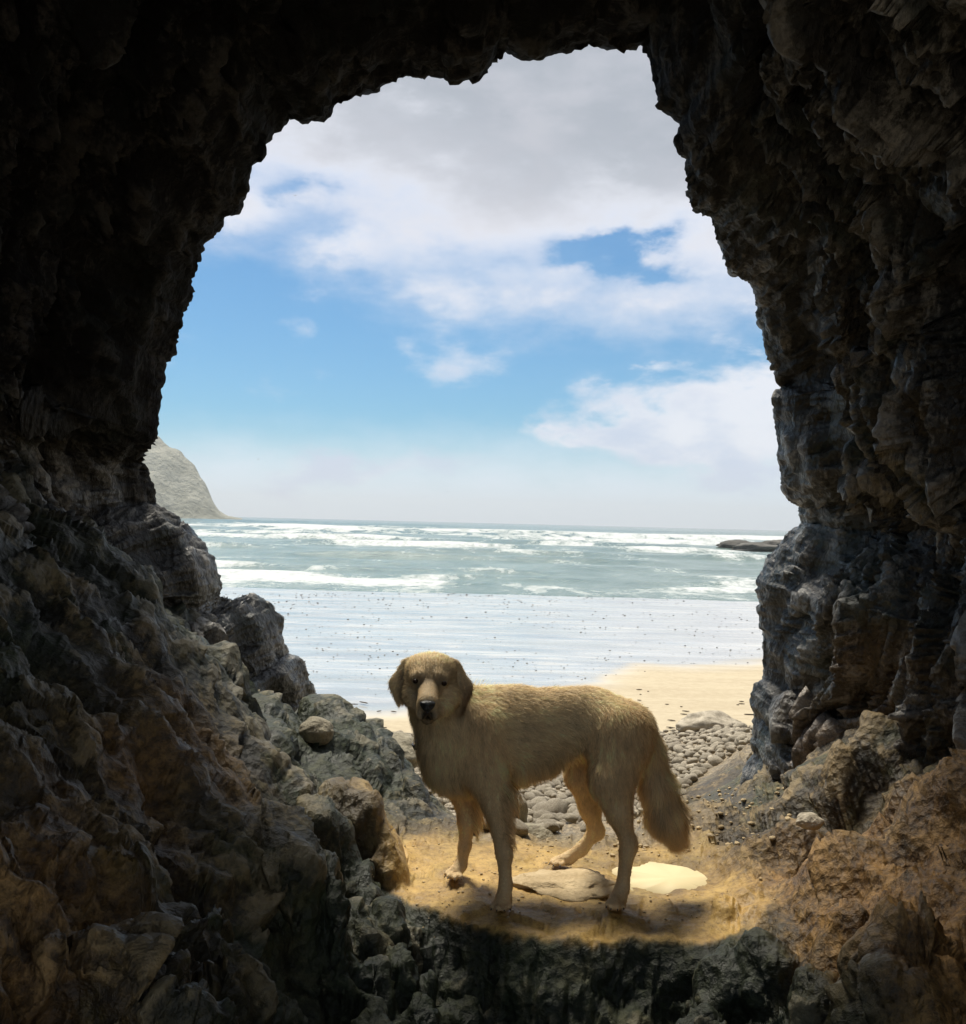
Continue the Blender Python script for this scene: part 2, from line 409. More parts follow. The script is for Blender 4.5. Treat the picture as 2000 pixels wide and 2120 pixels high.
L_ = np.concatenate([[0], np.cumsum(np.linalg.norm(np.diff(loop, axis=0), axis=1))])
n_vis = L_[len(R3)-1]
NT_VIS, NT_BOT = 1040, 50
tt = np.concatenate([np.linspace(0, n_vis, NT_VIS, endpoint=False), np.linspace(n_vis, L_[-1], NT_BOT, endpoint=False)])
NT = len(tt)
Rm = np.stack([np.interp(tt, L_, loop[:, i]) for i in range(3)], 1)
# outward direction in the xz plane, smoothed along the rim
tan = np.roll(Rm, -14, 0) - np.roll(Rm, 14, 0)
out = np.stack([-tan[:, 2], np.zeros(NT), tan[:, 0]], 1)
C0 = np.array([0.1, 4.0, 1.6]); rad = Rm - C0; rad[:, 1] = 0
rad /= np.linalg.norm(rad, axis=1, keepdims=True)
out /= np.maximum(np.linalg.norm(out, axis=1, keepdims=True), 1e-6)
out *= np.sign(np.sum(out*rad, 1, keepdims=True) + 1e-9)
out = out*0.55 + rad*0.75
for _ in range(25):
    out = (out + np.roll(out, 1, 0) + np.roll(out, -1, 0))/3
out /= np.linalg.norm(out, axis=1, keepdims=True)
# target tunnel section behind the camera: smoothed outline
Sm = Rm.copy()
for _ in range(400):
    Sm = (Sm*2 + np.roll(Sm, 1, 0) + np.roll(Sm, -1, 0))/4
# inner sweep
yk = np.concatenate([np.linspace(0, 1, 14)**1.4*0.12, 1 - np.geomspace(0.88, 0.30, 300)[:], 1 - np.linspace(0.29, 0.0, 34)])
yk = np.unique(np.clip(yk, 0, 1)); NI = len(yk)
Y_BACK = -0.3  # unseen flared rear opening, added to let fill light reach dog and walls
rows = []
okn = [(-1.0, 3.2, 0.7), (-0.55, 1.4, 0.50), (-0.28, 0.62, 0.34), (-0.13, 0.26, 0.20), (-0.05, 0.05, 0.11), (-0.018, 0.012, 0.035)]
for s_, o_, y_ in okn:
    rows.append(Rm + out*o_ + np.array([0, y_, 0]))
N_OUT = len(rows)
for s_ in yk:
    yy = Rm[:, 1:2]*(1-s_) + Y_BACK*s_
    back = Rm[:, 1:2] - yy                              # metres behind the rim
    k = sm(back, 0.25, 1.6)
    P = Rm*(1-k) + Sm*k
    fl = 0.16*sm(back, 0.0, 0.7) + 0.35*sm(back, 1.8, 3.8) + 1.2*sm(back, 3.8, 5.2)
    P = P + out*fl
    P[:, 1] = yy[:, 0]
    rows.append(P)
P = np.stack(rows)                                      # (rows, NT, 3)
B = P.copy()
# layered displacement, evaluated in space; folds run steeply and lean
Pp = np.concatenate([P[:, -1:], P, P[:, :1]], 1)
Nn = grid_normals(Pp)[:, 1:-1]
sgn = np.sign(np.sum(Nn*(-out)[None], -1, keepdims=True)); Nn = Nn*sgn     # towards the inside of the tunnel
x, y, z = P[..., 0], P[..., 1], P[..., 2]
backd = Rm[None, :, 1] - y
inside = sm(backd, 0.02, 0.65)
fade = 0.10 + 0.90*inside
fade = np.where(backd < 0, 0.10 + 0.4*sm(-backd, 0.03, 0.6), fade)
side = np.where(x > 0, 1.0, -1.0)
wx = 0.35*pn(x*0.9+4, y*0.9, z*0.9); wy = 0.35*pn(x*0.9, y*0.9+9, z*0.9)
lean = y*1.0 + (z-1.2)*0.42*np.where(x > 0, 1, 1.15) + wy
a_ = lean; b2_ = z*0.42 + wx
d_big = ridged(a_*1.35, x*0.5+3, b2_*0.8, 2) - 0.55
d_med = ridged(a_*4.2, x*1.4, b2_*2.0+1.0, 4, .55) - 0.55
f1, f2 = cell(a_*4.6 + 0.6*pn(x*3, y*3, z*3), x*3.0, z*2.1 + wx*2)
d_cell = (f2-f1)
g1, g2 = cell(a_*11 + pn(x*7, y*7, z*7), x*9.0, z*6.5)
d_c2 = (g2-g1)
d_mid = fbm(x*5.5, a_*6.5, z*3.6, 3)
d_fine = fbm(x*22, y*22, z*15, 3, 0.55)
d_hi = ridged(a_*9.5 + .4*pn(x*4, y*4, z*4), x*3.0, b2_*5.5, 3, .55) - 0.55
wp = .5*pn(x*2.5, y*2.5, z*2.5)
k1 = chips(a_*3.2 + wp, x*2.6, z*1.5 + wx*2)
k2 = chips(a_*9.0 + wp, x*7.5, z*2.6 + wp*2, 9)
k3 = chips(a_*24 + wp, x*19, z*9.0, 17)
kn1, kn2 = cell(a_*11.0 + wp*1.3, x*9, z*4.5 + wp)
knob = np.exp(-(kn1/.42)**2) - .35
disp = fade*(0.055*d_hi + 0.17*d_big + 0.10*d_med + 0.13*k1 + 0.10*k2 + 0.055*knob + 0.03*(d_cell-0.3) + 0.02*d_mid) + (0.5+0.5*fade)*0.036*k3 + 0.006*d_fine*(0.5+0.5*fade)
# the roof is smoother and darker; its shade is painted into the colour below
P = P + Nn*(disp[..., None])
# small ragged shift of the rim itself
edgew = np.exp(-(np.maximum(backd, 0)/0.25)**2)*np.exp(-(np.minimum(backd, 0)/0.25)**2)
P = P - out[None]*(edgew*(0.012*fbm(x*16, y*16, z*16, 3) + 0.010*np.abs(pn(x*40, y*40, z*40))))[..., None]
warm = sm(1.05 - z + 0.5*fbm(x*1.5, y*1.5, z*1.5, 3), 0.25, 1.0)*sm(4.6-y, 0.1, 1.2)
warm = np.clip(warm*0.8, 0, 1)
zz = np.zeros(warm.size)
wall_shade = sm(z + .45*fbm(x*1.3, y*1.3, z*1.3, 3) + .55*sm(-x, .2, .8), 1.2, 2.2)*(1-.45*sm(x, .45, .9))  # darker overhead and on the left: shade painted into the rock colour
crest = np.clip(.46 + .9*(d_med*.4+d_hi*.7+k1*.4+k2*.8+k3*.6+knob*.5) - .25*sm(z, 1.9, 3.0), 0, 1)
F = grid_faces(P.shape[0], NT, wrap=True)
cave = mesh_obj('cave_wall', P.reshape(-1, 3), F, MAT_WALL, attrs={'warm': warm.ravel(), 'ledge': zz, 'gravel': zz, 'crest': crest.ravel(), 'wall_shade': wall_shade.ravel()})
kind(cave, 'structure', 'dark rugged rock walls and roof of the sea cave framing the beach')

# ---------------------------------------------------------------- cave floor and ledge: a height field with rock lumps
gx = np.array([-2.2, -1.3, -1.0, -.8, -.65, -.5, -.38, -.25, -.12, 0, .25, .45, .6, .75, .9, 1.1, 1.4, 2.2])
rowsT = [
 (0.6,  [1.2, .9, .8, .70, .55, .40, .22, .05,-.15,-.30,-.35,-.35,-.25,-.05, .15, .35, .6, 1.1]),
 (1.4,  [1.2, .9, .72, .60, .48, .30, .10,-.05,-.25,-.40,-.45,-.42,-.28,-.08, .12, .32, .6, 1.1]),
 (1.9,  [1.1, .85,.65, .52, .42, .30, .14,-.10,-.28,-.42,-.46,-.36,-.18, .00, .15, .30, .6, 1.1]),
 (2.3,  [1.4, 1.0,.74, .56, .44, .26, .06,-.12,-.25,-.38,-.40,-.26,-.08, .02, .13, .26, .5, 1.0]),
 (2.6,  [1.4, .98,.70, .52, .38, .20, .02,-.07,-.14,-.20,-.18,-.14,-.04, .03, .12, .24, .5, 1.0]),
 (2.9,  [1.4, .96,.68, .48, .33, .16, .03, .00, .00, .00, .00, .00, .00, .01, .06, .16, .4, .9]),
 (3.25, [1.4, .95,.66, .45, .28, .13, .05, .01, .00,-.005,-.01,-.01,-.01,.00, .03, .12, .35, .9]),
 (3.6,  [1.4, .88,.58, .38, .22, .12, .03,-.03,-.05,-.07,-.08,-.09,-.06,-.03, .00, .06, .3, .9]),
 (4.2,  [1.2, .62,.34, .20, .18, .15, .06,-.08,-.18,-.24,-.25,-.24,-.22,-.20,-.17,-.12, .05, .8]),
 (5.0,  [.9, .35,.05,-.08,-.12,-.18,-.28,-.36,-.40,-.40,-.40,-.40,-.40,-.38,-.36,-.32,-.18, .5]),
 (6.0,  [.5,  .10,-.1,-.25,-.40,-.48,-.54,-.55,-.56,-.56,-.56,-.56,-.55,-.55,-.54,-.52,-.44, .0]),
 (7.5,  [.0, -.30,-.5,-.65,-.75,-.78,-.78,-.78,-.78,-.78,-.78,-.78,-.78,-.78,-.78,-.77,-.74,-.5]),
 (9.0,  [-.7,-.92,-.95,-.95,-.95,-.95,-.95,-.95,-.95,-.95,-.95,-.95,-.95,-.95,-.95,-.95,-.95,-.8]),
 (11.0, [-1.25]*18), (13.0, [-1.6]*18)]
gy = np.array([r[0] for r in rowsT]); gz = np.array([r[1] for r in rowsT])
def base_h(x, y):
    # smooth bilinear on the table with smoothstep weights mixed in
    ix = np.clip(np.searchsorted(gx, x) - 1, 0, len(gx)-2); iy = np.clip(np.searchsorted(gy, y) - 1, 0, len(gy)-2)
    tx = np.clip((x-gx[ix])/(gx[ix+1]-gx[ix]), 0, 1); ty = np.clip((y-gy[iy])/(gy[iy+1]-gy[iy]), 0, 1)
    return (gz[iy, ix]*(1-tx)+gz[iy, ix+1]*tx)*(1-ty) + (gz[iy+1, ix]*(1-tx)+gz[iy+1, ix+1]*tx)*ty
def front_edge(x):
    return np.interp(x, [-.6, -.25, -.17, 0, .2, .45, .62, .72, .9], [2.95, 2.80, 2.73, 2.60, 2.56, 2.52, 2.52, 2.58, 2.75])
def smax(a, b_, k):
    h = np.clip(0.5 + 0.5*(a-b_)/k, 0, 1); return b_*(1-h) + a*h + k*h*(1-h)
# px, py, distance of the crest; half sizes across / along; heading; drop; power
LUMPS = [
 (735,1635,3.05, .155,.22, 25, .34, 3.2), (800,1720,3.03, .075,.17, 20, .26, 3.0),            # sunlit-topped rock
 (600,1625,3.15, .12,.17, 15, .25, 3), (655,1690,2.75, .15,.17, 40, .25, 3), (560,1650,2.9, .12,.16, 10, .25, 3),
 (585,1722,2.35, .17,.22, 28, .55, 3.2), (672,1785,2.38, .085,.26, 24, .55, 2.8), (500,1730,2.3, .10,.18, 0, .3, 3),
 (420,1790,2.05, .09,.12, 10, .26, 3.5), (440,1875,1.85, .085,.13, 5, .36, 4.0), (450,1985,1.66, .085,.12, 5, .42, 4.2),
 (330,1850,1.75, .13,.15, 20, .26, 3), (250,1800,1.75, .12,.16, 20, .26, 3), (120,1720,1.8, .16,.16, 10, .26, 3),
 (280,1950,1.45, .13,.14, 15, .30, 3), (150,1930,1.4, .14,.14, 10, .25, 3), (380,2060,1.38, .10,.14, 10, .35, 3.5),
 (60,1850,1.5, .16,.16, 10, .25, 3),
 (745,1880,2.45, .055,.14, 25, .22, 3), (800,1895,2.55, .05,.10, 20, .16, 3), (775,1990,2.25, .07,.12, 15, .26, 3.2), (830,1960,2.35, .055,.10, 10, .18, 3),
 (900,2000,2.38, .06,.09, 0, .14, 3), (860,2070,2.2, .07,.10, 10, .2, 3), (790,2090,2.08, .06,.10, 10, .2, 3),
 (680,1465,4.35, .20,.40, 20, .42, 2.6), (790,1520,4.3, .12,.42, 18, .42, 2.8), (730,1570,3.95, .12,.30, 18, .36, 2.6), (840,1610,4.05, .09,.35, 18, .35, 3), (890,1680,3.95, .06,.30, 15, .26, 3),
 (660,1560,3.9, .09,.22, 10, .3, 3), (600,1570,3.7, .10,.2, 10, .3, 3),
 (1690,1722,3.15, .16,.10, -15, .22, 3.5), (1620,1745,3.1, .10,.10, -20, .18, 3), (1560,1840,2.78, .13,.10, -30, .30, 4), (1505,1865,2.72, .06,.07, -30, .16, 3), (1640,1830,2.8, .12,.12, -10, .3, 3),
 (1600,1960,2.35, .11,.13, -10, .26, 3.5), (1520,1990,2.38, .08,.10, -20, .2, 3), (1580,2070,2.15, .10,.10, 0, .22, 3), (1680,2010,2.15, .10,.14, 0, .3, 3), (1480,2080,2.2, .07,.08, 0, .15, 3),
 (1760,1900,2.3, .10,.16, 0, .3, 3), (1850,2040,1.85, .12,.14, 0, .3, 3), (1900,1900,2.0, .12,.16, 0, .3, 3),
 (1575,1625,4.4, .15,.16, -20, .28, 2.6), (1495,1668,4.2, .13,.12, -25, .18, 2.6), (1600,1640,4.0, .16,.16, -20, .22, 3), (1440,1690,4.0, .14,.10, -10, .10, 2.5), (1530,1700,3.75, .12,.12, -10, .12, 2.8), (1430,1650,4.5, .12,.10, -20, .10, 2.4),
]
LP = []
for px, py, d, rx, ry, rot, dz_, pw in LUMPS:
    c3 = at(px, py, d); a = math.radians(rot)
    LP.append((c3[0], c3[1], c3[2], rx, ry, math.cos(a), math.sin(a), dz_, pw))
POOL = at(1395, 1800, 3.07)
def lip(x): return front_edge(x) + 0.045*pn(x*4, 0.5, 0.3) + .02*pn(x*11, .2, .7)
def floor_h(x, y):
    wxx = x + 0.05*pn(x*4, y*4, 1.3); wyy = y + 0.06*pn(x*4, y*4, 8.7)
    h = base_h(wxx, wyy)
    e = lip(x)
    cen = sm(x, -.42, -.2)*(1-sm(x, .62, .85))
    top = base_h(wxx, np.maximum(wyy, 2.9))
    low_ = base_h(wxx, np.minimum(wyy, 2.05))
    f_ = sm(e - y, -0.05, 0.17)                          # rounded lip and sloping face of the ledge
    h = h*(1-cen) + cen*(top*(1-f_) + low_*f_)
    for cx, cy, cz, rx, ry, ca, sa, dz_, pw in LP:
        u = ((x-cx)*ca + (y-cy)*sa); v = (-(x-cx)*sa + (y-cy)*ca)
        m_ = (np.abs(u) < rx*1.9) & (np.abs(v) < ry*1.9)
        if not m_.any(): continue
        uu, vv, xx, yy = u[m_], v[m_], x[m_], y[m_]
        q = np.sqrt((uu/rx)**2 + (vv/ry)**2)*(1 + 0.28*pn(xx*6+cx*9, yy*6, cz*5))
        hl = cz - dz_*1.2*(1-np.exp(-.85*q**pw))
        h[m_] = smax(hl, h[m_], 0.022)
    # shallow basin of the pool
    q = ((x-POOL[0])/0.17)**2 + ((y-POOL[1])/0.14)**2
    q = q*(1+0.5*pn(x*9, y*9, 4.4))
    h = h - 0.030*np.exp(-q*1.1) + 0.0
    return h
azs = np.concatenate([np.tan(np.radians(np.linspace(-66, -29, 46)))[:-1], np.linspace(math.tan(math.radians(-29)), math.tan(math.radians(29)), 720), np.tan(np.radians(np.linspace(29, 66, 46)))[1:]])
yf = np.concatenate([np.linspace(0.25, 1.2, 240), np.linspace(1.2, 6.0, 2200)[1:], np.linspace(6.0, 12.5, 200)[1:]])
NR = 730
GXX = azs[None, :]*yf[:, None]; GYY = np.repeat(yf[:, None], len(azs), 1)
H = floor_h(GXX.ravel(), GYY.ravel()).reshape(GXX.shape)
sv_ = (H-CAM_Z)/GYY                                       # screen slope of the profile
step = np.sqrt((np.diff(sv_, axis=0)*1.0)**2 + (np.diff(np.log(GYY), axis=0)*0.55)**2)
step = step*np.where(GYY[1:] > .95, 1.0, 0.35)*np.where(GYY[1:] > 6.2, .3, 1.0)
cum_ = np.concatenate([np.zeros((1, len(azs))), np.cumsum(step, 0)])
# share the sampling between neighbouring columns so rows stay smooth
cs = cum_/cum_[-1:]
for _ in range(160):
    cs[:, 1:-1] = (cs[:, :-2] + cs[:, 1:-1]*2 + cs[:, 2:])/4
Yr = np.stack([np.interp(np.linspace(0, 1, NR), cs[:, j], yf) for j in range(len(azs))], 1)
Xr = azs[None, :]*Yr
Zr = floor_h(Xr.ravel(), Yr.ravel()).reshape(Xr.shape)
Pf = np.stack([Xr, Yr, Zr], -1)
Pb = Pf.copy()
for _ in range(14):
    Pb[1:-1] = (Pb[:-2] + Pb[1:-1]*2 + Pb[2:])/4; Pb[:, 1:-1] = (Pb[:, :-2] + Pb[:, 1:-1]*2 + Pb[:, 2:])/4
Nf = grid_normals(Pb); Nf *= np.sign(Nf[..., 2:3]); Nf[..., 2] += .35; Nf /= np.linalg.norm(Nf, axis=-1, keepdims=True)
x, y, z = Xr, Yr, Zr
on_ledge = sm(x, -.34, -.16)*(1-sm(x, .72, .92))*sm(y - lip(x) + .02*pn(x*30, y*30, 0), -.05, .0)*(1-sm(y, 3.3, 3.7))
ramp = np.exp(-(((x+.22-0.35*(y-3.3)*-1)/.10)**2 + ((y-3.35)/.28)**2))
calm = np.clip(on_ledge + 0.6*sm(y, 5, 7), 0, 1)
g1, g2 = cell(x*7+pn(x*5, y*5, z*5), y*7, z*5)
h1, h2 = cell(x*18, y*18, z*12)
fold = ridged(y*1.9 + x*.55 + .35*pn(x*1.5, y*1.5, z*1.5), (x+z)*.45, .3, 3) - .55
leftw = sm(-x, .32, .6)*sm(y, .8, 1.6)*(1-sm(y, 4.8, 5.6))
rightw = sm(x, .75, 1.0)*(1-sm(y, 4.2, 4.8))
dr = np.abs(np.gradient(Yr, axis=0)) + 1e-4
dr = np.maximum(dr, .0012*y)
def att(f): return np.exp(-(2.4*f*dr)**2)
kk1 = chips(x*4.2+.5*pn(x*3, y*3, z*3), y*3.4, z*3.2); kk2 = chips(x*11+.4*pn(x*7, y*7, z*7), y*9.5, z*9, 9); kk3 = chips(x*25, y*22, z*22, 17)
rocky = (1-.9*calm)
rx9 = sm(x, .6, .9)*sm(y, 2.4, 2.8)
dd = (.060*(1+.7*rx9)*kk1 + .030*(1+.7*rx9)*kk2*att(11))*rocky + .012*kk2*on_ledge + .035*kk1*sm(x, .65, .85)*sm(y, 3.1, 3.4)*(1-sm(y, 5.5, 6.5)) + .020*kk3*att(22)*(.25+.75*rocky) + 0.14*fold*np.clip(leftw+.6*rightw, 0, 1) + (0.075*(ridged(x*2.6+y*1.2, y*1.1, z*1.5, 3)-.5) + 0.060*fbm(x*4, y*4, z*4, 3) + 0.020*(g2-g1-.3))*(1-0.88*calm) + 0.010*(h2-h1-.3)*(1-.5*calm)*att(18) + 0.007*pn(x*13, y*13, z*13) + 0.005*pn(x*29, y*29, z*29)*att(29) + 0.003*pn(x*60, y*60, z*60)*att(60)
pm = np.exp(-(((x-POOL[0])/.18)**2 + ((y-POOL[1])/.15)**2)*1.1)
dd = dd*(1-0.85*pm)
dd = dd*(1-.85*sm(y, 3.9, 4.5)*sm(x + .15*(y-3), -.1, .25)*(1-sm(x-.25*(y-4), 1.0, 1.3)))
Pf = Pf + Nf*dd[..., None]
warm = sm(0.55 + 0.45*fbm(x*1.7, y*1.7, z*1.7, 3) - 0.6*sm(y, 2.2, 3.8) + 0.5*sm(x, .4, .9) + .35*sm(-x, .6, 1.0), 0.25, 0.8)
green_side = sm(-x, -.75, -.3)*sm(x, -.75, -.4)*sm(2.8-y, 0, .3)
warm = np.clip(warm*(1-0.75*green_side)*(1-.85*sm(y, 2.75, 3.3)), 0, 1)*0.85*sm(.80-z, 0, .35)
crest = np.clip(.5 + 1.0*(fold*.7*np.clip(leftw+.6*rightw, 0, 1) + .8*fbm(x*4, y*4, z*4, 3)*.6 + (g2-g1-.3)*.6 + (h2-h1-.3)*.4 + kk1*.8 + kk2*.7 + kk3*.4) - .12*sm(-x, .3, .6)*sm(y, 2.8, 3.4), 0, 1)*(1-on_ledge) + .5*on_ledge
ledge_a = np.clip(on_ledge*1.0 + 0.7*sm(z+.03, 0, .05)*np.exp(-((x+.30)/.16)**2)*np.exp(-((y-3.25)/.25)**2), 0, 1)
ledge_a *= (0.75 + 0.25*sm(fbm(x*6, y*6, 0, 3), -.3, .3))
gravel = sm(y, 3.3, 3.8)*sm(x + .15*(y-3), -.1, .25)*(1-.85*sm(x - .12*(y-3.5) + .12*fbm(x*4, y*4, z*4, 3), .62, .95)*(1-sm(y, 5.2, 6.2)))
# ground settles under what stands on it (paws)
for px_, py_, d_ in ((1033, 1884, 2.71), (941, 1822, 2.92), (1272, 1883, 2.71), (1158, 1793, 3.06)):
    c_ = at(px_, py_, d_)
    k_ = np.argmin((x-c_[0])**2 + (y-c_[1])**2 + (z*0)); kk = np.unravel_index(k_, x.shape)
    Pf[..., 2] += (c_[2] + .001 - Pf[kk][2])*np.exp(-((x-c_[0])**2 + (y-c_[1])**2)/.075**2)
moss_shade = sm(-x, .34, .5)*sm(y, 2.7, 3.2) + sm(lip(x)-y, -.01, .04)*sm(x, -.6, -.3)*(1-sm(x, .7, .9))*1.2  # moss green, also darkened as painted shade on left slope and ledge face
moss_shade = moss_shade*(.7+.3*sm(fbm(x*3, y*3, z*3, 3), -.3, .3)) + .8*np.exp(-((x+.45)/.28)**2)*sm(y, 3.3, 3.6)*(1-sm(y, 5, 5.5))
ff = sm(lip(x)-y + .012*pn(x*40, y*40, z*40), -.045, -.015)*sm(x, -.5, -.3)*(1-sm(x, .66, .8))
moss_shade = np.maximum(moss_shade, .55*sm(-x, .25, .5)*sm(fbm(x*1.1+3, y*1.1, z*1.1, 3), -.25, .2))
q9 = ((x-POOL[0])/.20)**2 + ((y-POOL[1])/.165)**2
ledge_a = ledge_a*(1-.55*np.exp(-q9*.45))
moss_shade = np.maximum(moss_shade, ff); warm = warm*(1-ff); ledge_a = ledge_a*(1-ff)
F = grid_faces(NR, len(azs))
floor_o = mesh_obj('cave_ground', Pf.reshape(-1, 3), F, MAT_FLOOR, attrs={'warm': warm.ravel(), 'ledge': ledge_a.ravel(), 'moss_shade': np.clip(moss_shade, 0, 1).ravel(), 'crest': crest.ravel(), 'gravel': np.clip(gravel, 0, 1).ravel()})
kind(floor_o, 'structure', 'lumpy mossy bedrock floor and ochre ledge at the cave mouth')

def ground_z(x, y):
    """Height of the finished ground mesh, nearest sample."""
    x = np.atleast_1d(np.asarray(x, float)); y = np.atleast_1d(np.asarray(y, float)); r = np.empty(len(x))
    for i in range(len(x)):
        j = int(np.argmin(np.abs(azs - x[i]/y[i])))
        k = int(np.argmin(np.abs(Pf[:, j, 1] - y[i])))
        r[i] = Pf[k, j, 2]
    return r
# ---------------------------------------------------------------- beach sand
ux = np.concatenate([np.linspace(-3.0, -.62, 20), np.linspace(-.6, .6, 320), np.linspace(.62, 3.0, 20)])
yy = np.concatenate([np.linspace(7.0, 16, 140), np.geomspace(16.2, 70, 160)])
Xs = ux[None]*yy[:, None]; Ys = np.repeat(yy[:, None], len(ux), 1)
def sand_z(y): return np.interp(y, [7, 9.5, 12, 16, 36, 70], [-1.12, -1.10, -1.13, -1.22, -1.50, -2.2])
Zs = sand_z(Ys) + 0.018*fbm(Xs*.35, Ys*.9, 2.0, 3)*sm(Ys, 9, 12)
wl = np.interp(Xs, [-6, -1.2, 0.5, 1.6, 2.6, 4.6, 8, 20], [9.8, 10.7, 12.2, 13.6, 15.0, 16.3, 19, 24])     # dry line
wet = sm(Ys - wl + 0.9*fbm(Xs*.45, Ys*.35, 5.0, 3), -0.5, 1.5)
sand = mesh_obj('beach_sand', np.stack([Xs, Ys, Zs], -1).reshape(-1, 3), grid_faces(len(yy), len(ux)), MAT_SAND, attrs={'wet': wet.ravel()})
kind(sand, 'structure', 'flat tan beach, dry near the stones and mirror wet towards the sea')

# ---------------------------------------------------------------- sea
SEA_Z = -1.45
hs = CAM_Z - SEA_Z
ang = np.concatenate([np.linspace(hs/31.0, hs/60., 120), np.linspace(hs/60., hs/200., 140)[1:], np.linspace(hs/200., hs/2500., 90)[1:], [hs/2750., hs/3000.]])
yy = hs/ang
ux = np.concatenate([np.linspace(-2.5, -.44, 24), np.linspace(-.40, .40, 440), np.linspace(.44, 2.5, 24)])
Xs = ux[None]*yy[:, None]; Ys = np.repeat(yy[:, None], len(ux), 1)
Hh = 0.05*fbm(Xs*.25, Ys*.5, 0, 4)*sm(Ys, 36, 44)
foam = 0.30*fbm(Xs*.05, Ys*.12, 3.0, 3) + 0.02
for k, (y0, A, wd, br, ph) in enumerate([(40, .10, 1.3, .62, 0), (43.5, .22, 1.5, .9, 2), (49, .34, 1.7, .85, 4), (56, .22, 2.4, .25, 6), (66, .40, 2.6, .25, 8), (80, .50, 3.0, .55, 10), (98, .62, 3.6, .8, 12), (120, .62, 4.5, .6, 14), (150, .80, 5.5, .85, 16), (190, .9, 7, .75, 18), (240, 1.05, 9, .9, 20), (310, 1.0, 11, .6, 22), (420, 1.1, 14, .25, 24), (600, 1.0, 20, .1, 26)]):
    yl = y0*(1 + .035*pn(Xs/y0*5+ph, ph*.37, .5) + .012*pn(Xs/y0*19+ph, ph*.3, .5))
    am = 0.55 + 0.9*pn(Xs/y0*7+ph*1.3, .7, ph*.9)
    am = np.clip(am, 0.02, 1.4)
    t = (Ys-yl)/wd
    pr = np.where(t < 0, np.exp(-(t*1.9)**2), np.exp(-(t*.8)**2))
    Hh += A*am*pr
    foam += br*np.clip(am*1.3-.15, 0, 1)*np.where(t > 0, np.exp(-(t*.42)**2), np.exp(-(t*0.85)**2))*.85
foam += .50*sm(45 - Ys, 0, 9)*sm(Ys, 33, 35)
foam += .5*np.exp(-((Xs+168)/30)**2-((Ys-590)/14)**2) + .12*sm(Ys, 46, 60)
foam += .10*sm(Ys, 60, 90)*(1-sm(Ys, 260, 420))
far = sm(Ys, 250, 500)
Hh += far*0.35*fbm(Xs*.02, Ys*.03, 7.0, 3)*(1-sm(Ys, 2000, 5000))
foam = foam*(1-.80*far) + .12*far*pn(Xs*.05, Ys*.012, 1.0)
shore = 35.5 + 1.2*fbm(Xs*.12, .3, .8, 3)
Zs = SEA_Z + Hh - .12*sm(shore-Ys, 0, 2.5)
sea = mesh_obj('sea_water', np.stack([Xs, Ys, Zs], -1).reshape(-1, 3), grid_faces(len(yy), len(ux)), MAT_SEA, attrs={'foam': foam.ravel()})
kind(sea, 'structure', 'grey green sea with rows of white breaking surf')

m, b = material('outer_ground'); co = coords()
plug(b, 'Base Color', mix(noise(co, .3, 5), (.34, .28, .20), (.48, .41, .30))); plug(b, 'Roughness', .9)
th = np.linspace(0, 2*math.pi, 96, endpoint=False)
Vg = np.concatenate([[(0, 0, -2.6)], np.column_stack([30*np.cos(th), 30*np.sin(th), np.full(96, -2.6)]), np.column_stack([3040*np.cos(th), 3040*np.sin(th), np.full(96, -2.6)])])
i = np.arange(96); j = (i+1) % 96
kind(mesh_obj('ground', Vg, [np.stack([i*0, i+1, j+1], 1), np.stack([i+1, i+97, j+97, j+1], 1)], m, smooth=False), 'structure', 'sandy ground and sea bed running out to the horizon')
# ---------------------------------------------------------------- headland
hx = np.linspace(-620, -120, 230); hy = np.linspace(560, 1150, 160)
HX, HY = np.meshgrid(hx, hy)
prof = np.interp(HX*600/np.maximum(HY, 600)*1.0, [-520, -330, -260, -225, -203, -190, -180, -172, -168, -165, -160, -150, -140], [63, 62, 61, 59, 53.5, 45, 36, 24, 13, 7, 3.0, 0.8, -6])
frontf = sm(HY + 10*fbm(HX*.02, HY*.02, 1, 2), 582, 640)
hz = prof*(0.12 + .88*frontf) + (3.5*fbm(HX*.045, HY*.045, 2.0, 4) - 5.5*np.clip(ridged(HX*.05+HY*.01, HY*.006, 1.0, 3)-.45, 0, 1))*sm(prof, 0, 15) - 4*(1-frontf)
hz *= 1-.5*sm(HY, 800, 1150)
head = mesh_obj('headland_hill', np.stack([HX, HY, hz + SEA_Z], -1).reshape(-1, 3), grid_faces(len(hy), len(hx)), MAT_HEAD)
kind(head, 'structure', 'hazy rounded grassy headland dropping into the sea')

# ---------------------------------------------------------------- stones
def ico(sub):
    import bmesh
    bm = bmesh.new(); bmesh.ops.create_icosphere(bm, subdivisions=sub, radius=1.0)
    V = np.array([v.co[:] for v in bm.verts]); F = np.array([[v.index for v in f.verts] for f in bm.faces]); bm.free()
    return V, F
ICO = {s: ico(s) for s in (1, 2, 3, 4, 5)}
def stone_shape(sub, seed, rough=0.18, flat=(1, .8, .6), facets=0.0, fine=0.0):
    V, F = ICO[sub]; s = seed*3.17
    r = 1 + rough*pn(V[:, 0]*1.1+s, V[:, 1]*1.1, V[:, 2]*1.1) + rough*.4*pn(V[:, 0]*2.6+s, V[:, 1]*2.6, V[:, 2]*2.6)
    if facets: r += facets*(cell(V[:, 0]*1.3+s, V[:, 1]*1.3, V[:, 2]*1.3)[0]-.5)
    if fine: r += fine*fbm(V[:, 0]*5+s, V[:, 1]*5, V[:, 2]*5, 4)
    return V*r[:, None]*np.array(flat), F
